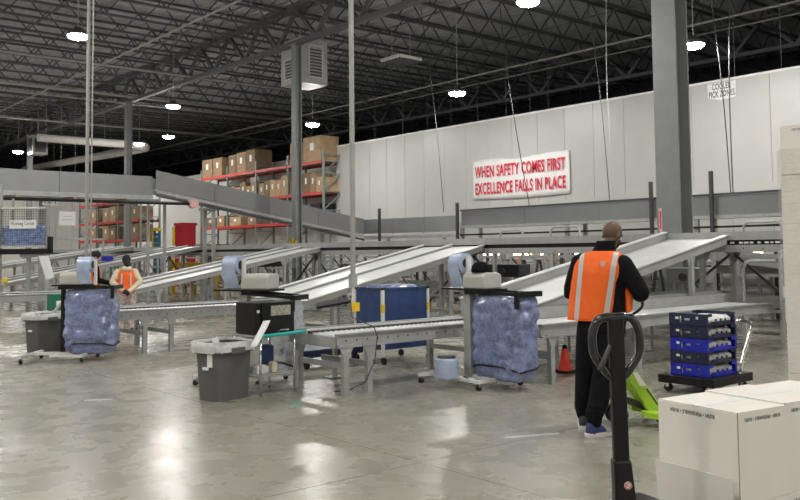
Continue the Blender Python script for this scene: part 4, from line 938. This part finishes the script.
# tall stack at the right edge
t = thing('pallet', 'wooden pallet under the tall wrapped box stack at the right edge', 'pallet', (5.39, 1.59, 0), -.06)
for k in range(6): MB().box(k*.19, k*.19+.13, 0, 1.02, .112, .134).build('deck_board', 'pallet', t)
for y in (0, .46, .94): MB().box(0, 1.08, y, y+.08, 0, .112).build('stringer', 'pallet', t)
for lay in range(7):
    for k in range(2):
        for q in range(2):
            j = random.uniform(-.006, .006)
            ship_box('white box in the tall wrapped stack, '+('bottom', 'second', 'third', 'fourth', 'fifth', 'sixth', 'top')[lay]+' layer, '+('left' if k else 'right')+(' front' if q == 0 else ' rear'), 5.425+q*.47+j, 1.62+k*.48+j+.02, .135+lay*.316, -.0, .46, .47, .3155, txt=(lay in (0, 6)), group='white boxes of the tall wrapped stack')
m = MB(); m.box(5.405, 6.39, 1.61, 2.61, .15, 2.2)
o = tag(m.build('stretch_wrap', 'wrap', bevel=.02), 'clear stretch wrap around the tall white box stack at the right edge', 'wrap')

# green jack
GP = Vector((6.48, 4.665)); gd = Vector((.80, -.60)); gang = atan2(gd.y, gd.x)
t = thing('pallet_jack', 'lime green pallet jack beside the feet of the man', 'pallet jack', (GP.x, GP.y, 0), gang)
for s in (-.055, .055): MB().cyl((0, s-.025, .085), (0, s+.025, .085), .085, n=24).build('steer_wheel', 'rubber', t, smooth='auto')
MB().cyl((0, -.1, .085), (0, .1, .085), .014, n=8).box(-.03, .03, -.025, .025, .085, .2).build('wheel_axle', 'dark_steel', t)
MB().lathe([(.045, .18), (.05, .2), (.05, .36), (.03, .42), (.02, .46)], (0, 0, 0), 16).build('pump', 'galv', t, smooth='auto')
MB().prism([(.05, -.06, .44), (.11, -.10, .49), (.22, -.10, .47), (.40, -.17, .11), (.30, -.17, .07), (.12, -.06, .40)], (0, .0, 0)) if False else None
MB().prism([(.03, -.16, .47), (.13, -.16, .50), (.40, -.16, .12), (.27, -.16, .08)], (0, .10, 0)).build('frame_cheek', 'green', t, bevel=.012)
MB().prism([(.03, .06, .47), (.13, .06, .50), (.40, .06, .12), (.27, .06, .08)], (0, .10, 0)).build('frame_cheek', 'green', t, bevel=.012)
MB().box(.02, .14, -.07, .07, .42, .50).build('top_bridge', 'green', t, bevel=.015)
MB().prism([(.03, -.05, .2), (.09, -.05, .24), (.32, -.05, .15), (.30, -.05, .10)], (0, .1, 0)).build('lift_link', 'dark_steel', t)
MB().prism([(.10, -.1605, .485), (.15, -.1605, .465), (.225, -.1605, .355), (.165, -.1605, .355)], (0, -.001, 0)).build('white_label', 'paper', t)
MB().prism([(.215, -.1605, .33), (.235, -.1605, .335), (.33, -.1605, .19), (.315, -.1605, .185)], (0, -.001, 0)).build('dark_label', 'ink', t)
for s in (-.17, .17):
    MB().prism([(.18, s-.05, .09), (.3, s-.08, .07), (1.4, s-.08, .05), (1.5, s-.04, .05), (1.5, s+.04, .05), (1.4, s+.08, .05), (.3, s+.08, .07), (.18, s+.03, .09)], (0, 0, .05)).build('fork', 'green', t)
    MB().cyl((1.3, s-.04, .035), (1.3, s+.04, .035), .035, n=14).build('load_wheel', 'white', t, smooth='auto'); MB().box(.33, .37, s-.08, s+.08, .03, .08).build('fork_skid', 'rubber', t)
LC = Vector((6.475, 4.54)); ld = Vector((.54, -.84))
th = MB(); th.tube([(0, 0, .40), (.0, 0, .44)], .03, 10)
ti = th.build('tiller_base', 'black', t)
inv = Matrix.Rotation(-gang, 3, 'Z')
def gl(p): q = inv @ Vector((p[0]-GP.x, p[1]-GP.y, 0)); return (q.x, q.y, p[2])
lp = [gl((LC.x+ld.x*a[0], LC.y+ld.y*a[0], a[2])) for a in [tuple(v) for v in spline(heart(0, 0, 1.17, 1.07, .95, .15))]]
MB().tube([gl((GP.x, GP.y, .42)), gl((LC.x, LC.y, .96)), gl((LC.x, LC.y, 1.16))], .018, 8).build('tiller', 'black', t, smooth='auto')
MB().tube(lp, .013, 8).build('loop_grip', 'gloss_black', t, smooth='auto')
m = MB()
for k in range(3): m.box(-.05, -.02, -.05, -.02, .2+k*.07, .245+k*.07)
m.build('valve_block', 'white', t)

# ================================================================ PEOPLE
def capsule(m, pts, rs, n=14):
    """tapered limb with rounded ends through joints"""
    pts = [Vector(p) for p in pts]
    d0 = (pts[0]-pts[1]).normalized(); d1 = (pts[-1]-pts[-2]).normalized(); P = []; R = []
    for k in (3, 2, 1): a = k*pi/2/3.3; P.append(pts[0]+d0*rs[0]*sin(a)); R.append(max(.002, rs[0]*cos(a)))
    sm = []; 
    for i in range(len(pts)-1):
        for q in range(4): s = q/4; sm.append((pts[i].lerp(pts[i+1], s), rs[i]+(rs[i+1]-rs[i])*s))
    sm.append((pts[-1], rs[-1]))
    for p, rr in sm: P.append(p); R.append(rr)
    for k in (1, 2, 3): a = k*pi/2/3.3; P.append(pts[-1]+d1*rs[-1]*sin(a)); R.append(max(.002, rs[-1]*cos(a)))
    return m.tube(P, R, n)
def ellipsoid(m, c, rx, ry, rz, rot=None, n=18):
    c = Vector(c); rings = []
    for j in range(n//2+1):
        a = -pi/2+.08+(pi-.16)*j/(n//2); ring = []
        for k in range(n):
            p = Vector((rx*cos(a)*cos(2*pi*k/n), ry*cos(a)*sin(2*pi*k/n), rz*sin(a)))
            ring.append(c+((rot @ p) if rot else p))
        rings.append(ring)
    return m.rings(rings)
def loft(m, secs, n=24, e=.8):
    rings = []
    for c, rx, ry, ax in secs:     # ax = yaw of the section
        ring = []
        for k in range(n):
            a = 2*pi*k/n; x = math.copysign(abs(cos(a))**e, cos(a))*rx; y = math.copysign(abs(sin(a))**e, sin(a))*ry
            ring.append((c[0]+x*cos(ax)-y*sin(ax), c[1]+x*sin(ax)+y*cos(ax), c[2]))
        rings.append(ring)
    return m.rings(rings)
def skin_up(m, name, mt, parent, voxel, it=6, fac=.5):
    o = m.build(name, mt, parent)
    a = o.modifiers.new('merge', 'REMESH'); a.mode = 'VOXEL'; a.voxel_size = voxel; a.use_smooth_shade = True
    b = o.modifiers.new('smooth', 'SMOOTH'); b.iterations = it; b.factor = fac
    bpy.context.view_layer.update()
    me = bpy.data.meshes.new_from_object(o.evaluated_get(bpy.context.evaluated_depsgraph_get())); o.modifiers.clear(); o.data = me; me.name = name
    me.polygons.foreach_set('use_smooth', [True]*len(me.polygons)); return o
def grip_hand(m, wrist, palm, axis, curl, side):
    """palm plus five curled fingers closed round a bar through `palm` along `axis`; side=+1 thumb towards +axis"""
    w, p, ax = Vector(wrist), Vector(palm), Vector(axis).normalized()
    d = (p-w).normalized(); nrm = Vector(curl).normalized()      # nrm: from knuckles towards the bar
    capsule(m, [w, w.lerp(p, .5), p], [.026, .030, .030])
    for k in (-1, 1): capsule(m, [w.lerp(p, .55)+ax*.018*k, p+ax*.024*k], [.016, .015], 10)
    for k, (o_, L) in enumerate(((-.033, .8), (-.011, .95), (.011, 1.0), (.033, .93))):
        b = p+ax*o_*side+d*.004; a1 = b+d*.034*L; a2 = a1+nrm*.030*L; a3 = a2-d*.024*L
        capsule(m, [b, a1, a2, a3], [.0105, .0098, .009, .0078], 8)
    b = w.lerp(p, .45)+ax*.03*side; a1 = b+ax*.02*side+nrm*.016+d*.012; a2 = a1+nrm*.02+d*.022-ax*.006*side
    capsule(m, [b, a1, a2], [.0125, .0115, .009], 8)
def head(m, c, R, sc=1.0, hair=None):
    """head with face, R rotates local (y forward)"""
    c = Vector(c); T = lambda x, y, z: c+R @ Vector((x*sc, y*sc, z*sc))
    ellipsoid(m, T(0, -.012, .025), .078*sc, .098*sc, .095*sc, R); ellipsoid(m, T(0, .018, -.035), .062*sc, .075*sc, .082*sc, R); ellipsoid(m, T(0, .05, -.085), .034*sc, .034*sc, .028*sc, R, 12)
    capsule(m, [T(0, .088, .012), T(0, .112, -.028)], [.010*sc, .015*sc], 8)
    for s in (-1, 1):
        ellipsoid(m, T(.078*s, -.008, -.012), .012*sc, .022*sc, .034*sc, R, 10); capsule(m, [T(.012*s, .088, .025), T(.05*s, .072, .026)], [.010*sc, .009*sc], 8); ellipsoid(m, T(.04*s, .065, -.03), .022*sc, .016*sc, .018*sc, R, 10)
        ellipsoid(m, T(.014*s, .100, -.033), .009*sc, .009*sc, .007*sc, R, 8)
    capsule(m, [T(-.022, .083, -.062), T(0, .09, -.060), T(.022, .083, -.062)], [.006*sc, .008*sc, .006*sc], 8); capsule(m, [T(-.018, .082, -.074), T(0, .088, -.075), T(.018, .082, -.074)], [.006*sc, .009*sc, .006*sc], 8)
    return T
def eyes(T, R, sc, parent):
    for s in (-1, 1):
        m = MB(); ellipsoid(m, T(.032*s, .078, .004), .012*sc, .012*sc, .011*sc, R, 10); e = m.build('eye', 'white', parent, smooth=True)
        m = MB(); ellipsoid(m, T(.032*s, .087, .004), .0055*sc, .005*sc, .0055*sc, R, 8); m.build('iris', 'black', e, smooth=True)
def shoe(name, ankle, yaw, m1, parent, L=.29):
    ax, ay = ankle[0], ankle[1]; R = Matrix.Rotation(yaw, 3, 'Z'); T = lambda x, y, z: Vector((ax, ay, 0))+R @ Vector((x, y, z))
    out = [(-.035, -.075), (-.042, 0), (-.045, .08), (-.042, .15), (-.02, L-.085), (.01, L-.08), (.038, .15), (.042, .08), (.036, 0), (.03, -.075), (0, -.09)]
    secs = []
    for z, k in ((0, 1.03), (.024, 1.10), (.036, 1.06)): secs.append([T(x*k, y*k if y < .1 else y, z) for x, y in out])
    s = MB().rings(secs).build('sole', 'sole', parent, smooth='auto')
    rings = []
    for y, w, h in ((-.082, .018, .085), (-.07, .032, .115), (-.03, .037, .125), (.03, .038, .115), (.08, .041, .085), (.13, .042, .066), (.17, .036, .055), (L-.088, .016, .042)):
        rings.append([T(w*math.copysign(abs(cos(a))**.7, cos(a)), y, .026+(h-.026)*(max(0, sin(a))**.8)) for a in [2*pi*k/16 for k in range(16)]])
    u_ = MB().rings(rings).build('shoe_upper', m1, parent, smooth=True)
    if m1 == 'shoe_blue':
        MB().prism([T(.0435, .10, .03), T(.0405, .17, .03), T(.034, .16, .062), T(.038, .07, .085)], R @ Vector((.004, 0, 0))).build('grey_panel', 'shoe_grey', u_)
    return s
def man():
    h = radians(58)
    t = thing('person', 'person in an orange vest over black clothes, seen from behind, gripping a pallet jack handle', 'person', (6.05, 4.6, 0), -h)
    HR = Matrix.Rotation(-.55, 3, 'Z') @ Matrix.Rotation(-.42, 3, 'X') @ Matrix.Rotation(.10, 3, 'Y')
    hc = (.195, .075, 1.69); nb = (.125, .02, 1.53)
    shL, shR = (-.075, .01, 1.45), (.285, -.03, 1.435); elL, elR = (-.165, .02, 1.19), (.43, -.05, 1.19); wrL, wrR = (.05, .245, 1.15), (.425, .255, 1.145)
    paL, paR = (.095, .315, 1.165), (.44, .325, 1.15)
    # bar tangent in local space
    hl = Matrix.Rotation(h, 3, 'Z')
    loc = lambda p: hl @ Vector((p[0]-6.05, p[1]-4.6, 0))
    pl = loc((LC.x-ld.x*.115, LC.y-ld.y*.115)); pr = loc((LC.x+ld.x*.13, LC.y+ld.y*.13))
    paL = (pl.x-.0, pl.y-.030, 1.165); paR = (pr.x+.005, pr.y-.03, 1.13)
    wrL = (paL[0]-.05, paL[1]-.075, 1.15); wrR = (paR[0]-.01, paR[1]-.085, 1.145)
    hipL, hipR = (.0, 0, .93), (.175, 0, .93); knL, knR = (-.06, .10, .50), (.10, -.03, .5); anL, anR = (-.095, .115, .09), (.03, -.20, .09)
    b = MB()
    T = head(b, hc, HR); capsule(b, [(nb[0], nb[1]-.02, 1.45), nb, (hc[0]-.01, hc[1]-.03, 1.63)], [.07, .062, .060])
    loft(b, [((.09, 0, .92), .15, .10, 0), ((.09, 0, 1.05), .145, .095, 0), ((.10, .0, 1.25), .165, .10, 0), ((.105, 0, 1.4), .17, .095, 0), ((.11, 0, 1.48), .12, .07, 0)])
    for s, e, w in ((shL, elL, wrL), (shR, elR, wrR)): capsule(b, [s, e, w], [.05, .04, .027])
    for a, k, c in ((hipL, knL, anL), (hipR, knR, anR)): capsule(b, [a, k, c], [.075, .055, .04]); capsule(b, [c, (c[0]+.02, c[1]+.1, .045)], [.04, .03])
    axl = hl @ Vector((ld.x, ld.y, 0))
    grip_hand(b, wrL, paL, axl, (0, .2, -1), 1); grip_hand(b, wrR, paR, axl*.5+Vector((0, 0, -.85)), (-.9, .3, 0), -1)
    body = skin_up(b, 'body', 'skin', t, .0065, 3)
    eyes(T, HR, 1.0, t)
    m = MB(); ellipsoid(m, T(0, .03, -.062), .068, .068, .062, HR); ellipsoid(m, T(0, .055, -.09), .04, .038, .034, HR, 12); skin_up(m, 'beard', 'stubble', t, .008, 4)
    m = MB()
    ellipsoid(m, T(0, -.016, .035), .079, .0985, .09, HR)
    # trousers
    m = MB()
    loft(m, [((.085, 0, .86), .20, .135, 0), ((.085, 0, .95), .195, .128, 0), ((.09, 0, 1.04), .18, .12, 0)])
    for a, k, c in ((hipL, knL, anL), (hipR, knR, anR)):
        mid = Vector(a).lerp(Vector(k), .5); sh = Vector(k).lerp(Vector(c), .55)
        capsule(m, [(a[0], a[1], .88), mid, k, sh, (c[0], c[1], .18), (c[0]+.003, c[1]+.005, .12)], [.122, .112, .094, .086, .072, .060])
        for q in range(3): ellipsoid(m, (c[0]+.006*(-1)**q, c[1]+.006*(-1)**q, .17+.045*q), .070+.004*(q % 2), .070, .016, None, 12)
    skin_up(m, 'trousers', 'black_cloth', t, .011, 4)
    # jacket
    m = MB()
    loft(m, [((.10, 0, .975), .20, .125, 0), ((.10, .01, 1.12), .195, .115, 0), ((.105, .01, 1.28), .195, .115, 0), ((.105, 0, 1.40), .20, .115, 0), ((.108, .005, 1.47), .17, .092, 0), ((.118, .01, 1.525), .120, .082, 0), ((.13, .018, 1.575), .092, .082, 0), ((.148, .022, 1.64), .084, .082, 0)])
    for s, e, w in ((shL, elL, wrL), (shR, elR, wrR)):
        s, e, w = Vector(s), Vector(e), Vector(w)
        capsule(m, [s, s.lerp(e, .5), e, e.lerp(w, .5), w], [.084, .082, .074, .060, .046])
        for q in (.25, .6, .9): p = s.lerp(e, q); ellipsoid(m, p, .076-.008*q, .076-.008*q, .016, None, 12)
    skin_up(m, 'jacket', 'black_cloth', t, .010, 4)
    # vest
    m = MB()
    loft(m, [((.018, -.005, .965), .212, .162, 0), ((.018, -.004, 1.0), .21, .160, 0), ((.028, 0, 1.14), .208, .156, 0), ((.045, 0, 1.28), .208, .154, 0), ((.07, 0, 1.37), .218, .148, 0), ((.098, 0, 1.43), .240, .130, 0), ((.104, .0, 1.475), .232, .108, 0), ((.11, .0, 1.52), .175, .088, 0), ((.118, 0.005, 1.552), .11, .078, 0)], 32, .85)
    loft(m, [((.31, .07, 1.02), .035, .07, 0), ((.32, .07, 1.15), .04, .07, 0), ((.28, .06, 1.32), .05, .07, 0)], 16)
    for q in range(9):
        a = -2.75+q*.29; w_ = random.uniform(.008, .016); capsule(m, [(.018+.210*cos(a), .158*sin(a), .97), (.03+.185*cos(a+.05), .14*sin(a+.05), random.uniform(1.15, 1.36))], [w_, .005], 8)
    v = skin_up(m, 'vest', 'orange', t, .009, 4)
    # reflective tapes: slanting strips lifted off the cloth of the vest
    bm = bmesh.new(); bm.from_mesh(v.data)
    strips = ((-.105, .10, .040), (.135, .17, .044))        # x at the hem, slope, width
    cen = lambda st, z: st[0]+st[1]*(z-.97)+(max(0, z-1.42)**2*(6 if st[0] > 0 else 0))
    for st in strips:
        for e in (-st[2]/2, st[2]/2):
            bmesh.ops.bisect_plane(bm, geom=bm.verts[:]+bm.edges[:]+bm.faces[:], plane_co=(st[0]+e, 0, .97), plane_no=Vector((1, 0, -st[1])).normalized())
    bm.normal_update()
    for st in strips:
        vs = []; fs = []; idx = {}
        for fc in bm.faces:
            c = fc.calc_center_median()
            if abs(c.x-(st[0]+st[1]*(c.z-.97))) < st[2]/2 and abs(fc.normal.z) < .985 and .97 < c.z < 1.535:
                q = []
                for lv in fc.verts:
                    if lv.index not in idx: idx[lv.index] = len(vs); vs.append(tuple(lv.co+lv.normal*.004))
                    q.append(idx[lv.index])
                fs.append(q)
        MB().add(vs, fs).build('reflective_tape', 'stripe', v, smooth=True)
    bm.free()
    # hem binding and small neck label
    for a in [0]:
        MB().tube([(.018+.213*math.copysign(abs(cos(2*pi*k/40))**.85, cos(2*pi*k/40)), -.005+.163*math.copysign(abs(sin(2*pi*k/40))**.85, sin(2*pi*k/40)), .962) for k in range(40)], .005, 6, True)  .build('vest_hem', 'orange', v, smooth=True)
    MB().box(.105, .145, -.134, -.118, 1.42, 1.46).build('neck_tag', 'pink', v)
    shoe('left_shoe', anL, .1, 'navy', t); shoe('right_shoe', anR, -.75, 'shoe_blue', t)
    for w, p in ((wrL, paL), (wrR, paR)):
        m = MB(); w, p = Vector(w), Vector(p); capsule(m, [w-(p-w)*.6, w, w.lerp(p, .45)], [.045, .04, .036]); m.build('cuff', 'black_cloth', t, smooth=True)
    return t
man()
def worker(label, x, y, h, hair_bun, cream, pose, H=1.55):
    t = thing('person', label, 'person', (x, y, 0), -h); k = H/1.7
    HR = Matrix.Rotation(pose['hy'], 3, 'Z') @ Matrix.Rotation(-.35, 3, 'X')
    z = lambda q: q*k
    hc = (0, .05, z(1.56)); b = MB(); T = head(b, hc, HR, .95)
    capsule(b, [(0, 0, z(1.36)), (0, .02, z(1.5))], [.06, .052]); loft(b, [((0, 0, z(.88)), .15, .10, 0), ((0, 0, z(1.05)), .13, .09, 0), ((0, 0, z(1.25)), .15, .095, 0), ((0, 0, z(1.38)), .12, .07, 0)])
    legs = []
    for s in (-1, 1):
        hip, kn, an = (.085*s, 0, z(.88)), (.10*s, .03, z(.47)), (.11*s, 0, z(.08)); legs.append((hip, kn, an))
        capsule(b, [hip, kn, an], [.075, .05, .036]); capsule(b, [an, (an[0], .11, .045)], [.036, .03])
        e, w = pose['arms'][s]; sh = (.165*s, 0, z(1.34)); capsule(b, [sh, e, w], [.045, .036, .026])
        w = Vector(w); d = (w-Vector(e)).normalized(); sx = Vector((1, 0, 0)) if abs(d.x) < .7 else Vector((0, 0, 1))
        p = w+d*.07; capsule(b, [w, p], [.026, .032])
        for q in range(4): a = p+sx*(q-1.5)*.017; capsule(b, [a, a+d*(.035+.006*(q in (1, 2))), a+d*.06+Vector((0, .012, -.012))], [.009, .0085, .007], 8)
        a = w.lerp(p, .4)+sx*.03; capsule(b, [a, a+sx*.018+d*.02, a+sx*.02+d*.045], [.011, .010, .008], 8)
    skin_up(b, 'body', 'skin2', t, .010, 3); eyes(T, HR, .95, t)
    m = MB(); ellipsoid(m, T(0, -.02, .035), .086, .106, .098, HR); ellipsoid(m, T(0, -.06, -.05), .07, .05, .09, HR, 12)
    if hair_bun: capsule(m, [T(0, -.09, -.04), T(0, -.11, -.12), T(0, -.10, -.20)], [.045, .045, .03])
    skin_up(m, 'hair', 'hair', t, .012, 4)
    m = MB(); loft(m, [((0, 0, z(.84)), .175, .125, 0), ((0, 0, z(.97)), .155, .11, 0)])
    for hip, kn, an in legs: capsule(m, [(hip[0], 0, z(.84)), kn, (an[0], 0, z(.14))], [.11, .085, .068])
    skin_up(m, 'trousers', 'pattern' if cream else 'black_cloth', t, .014, 4)
    m = MB(); loft(m, [((0, 0, z(.93)), .16, .115, 0), ((0, 0, z(1.1)), .158, .112, 0), ((0, 0, z(1.28)), .17, .112, 0), ((0, 0, z(1.38)), .13, .085, 0), ((0, .01, z(1.45)), .07, .065, 0)])
    for s in (-1, 1):
        e, w = pose['arms'][s]; capsule(m, [(.16*s, 0, z(1.33)), e, w], [.072, .06, .045])
    if cream: ellipsoid(m, (0, -.07, z(1.40)), .12, .08, .06)
    skin_up(m, 'hoodie' if cream else 'shirt', 'cream' if cream else 'black_cloth', t, .013, 4)
    m = MB(); loft(m, [((0, 0, z(.88)), .18, .135, 0), ((0, 0, z(1.1)), .172, .13, 0), ((0, 0, z(1.26)), .178, .128, 0), ((0, 0, z(1.345)), .165, .11, 0), ((0, 0, z(1.39)), .12, .085, 0)])
    v = skin_up(m, 'vest', 'orange', t, .012, 4)
    for s in (-1, 1): MB().bar((.09*s, -.139, z(.9)), (.085*s, -.135, z(1.3)), .03, .006, (0, 1, 0)).build('reflective_tape', 'stripe', v)
    for s in (-1, 1):
        w = Vector(pose['arms'][s][1]); e = Vector(pose['arms'][s][0]); d = (w-e).normalized()
        if pose.get('gloves'): m = MB(); ellipsoid(m, w+d*.06, .05, .05, .055); m.build('glove', 'glove', t, smooth=True)
    for hip, kn, an in legs: shoe('shoe', an, 0, 'navy', t, .26)
    return t
worker('person in an orange vest over a cream hoodie, gloved hands behind the back', 6.83, 16.55, radians(22), True, True,
       {'hy': .1, 'gloves': True, 'arms': {-1: ((-.27, -.05, 1.02), (-.06, -.19, .86)), 1: ((.27, -.05, 1.02), (.06, -.20, .84))}}, 1.56)
worker('person in an orange vest with black sleeves, half hidden behind the left bag cart', 6.33, 16.98, radians(95), True, False,
       {'hy': -.3, 'arms': {-1: ((-.26, .05, 1.07), (-.14, .3, 1.0)), 1: ((.26, .0, 1.07), (.16, .27, 1.0))}}, 1.66)
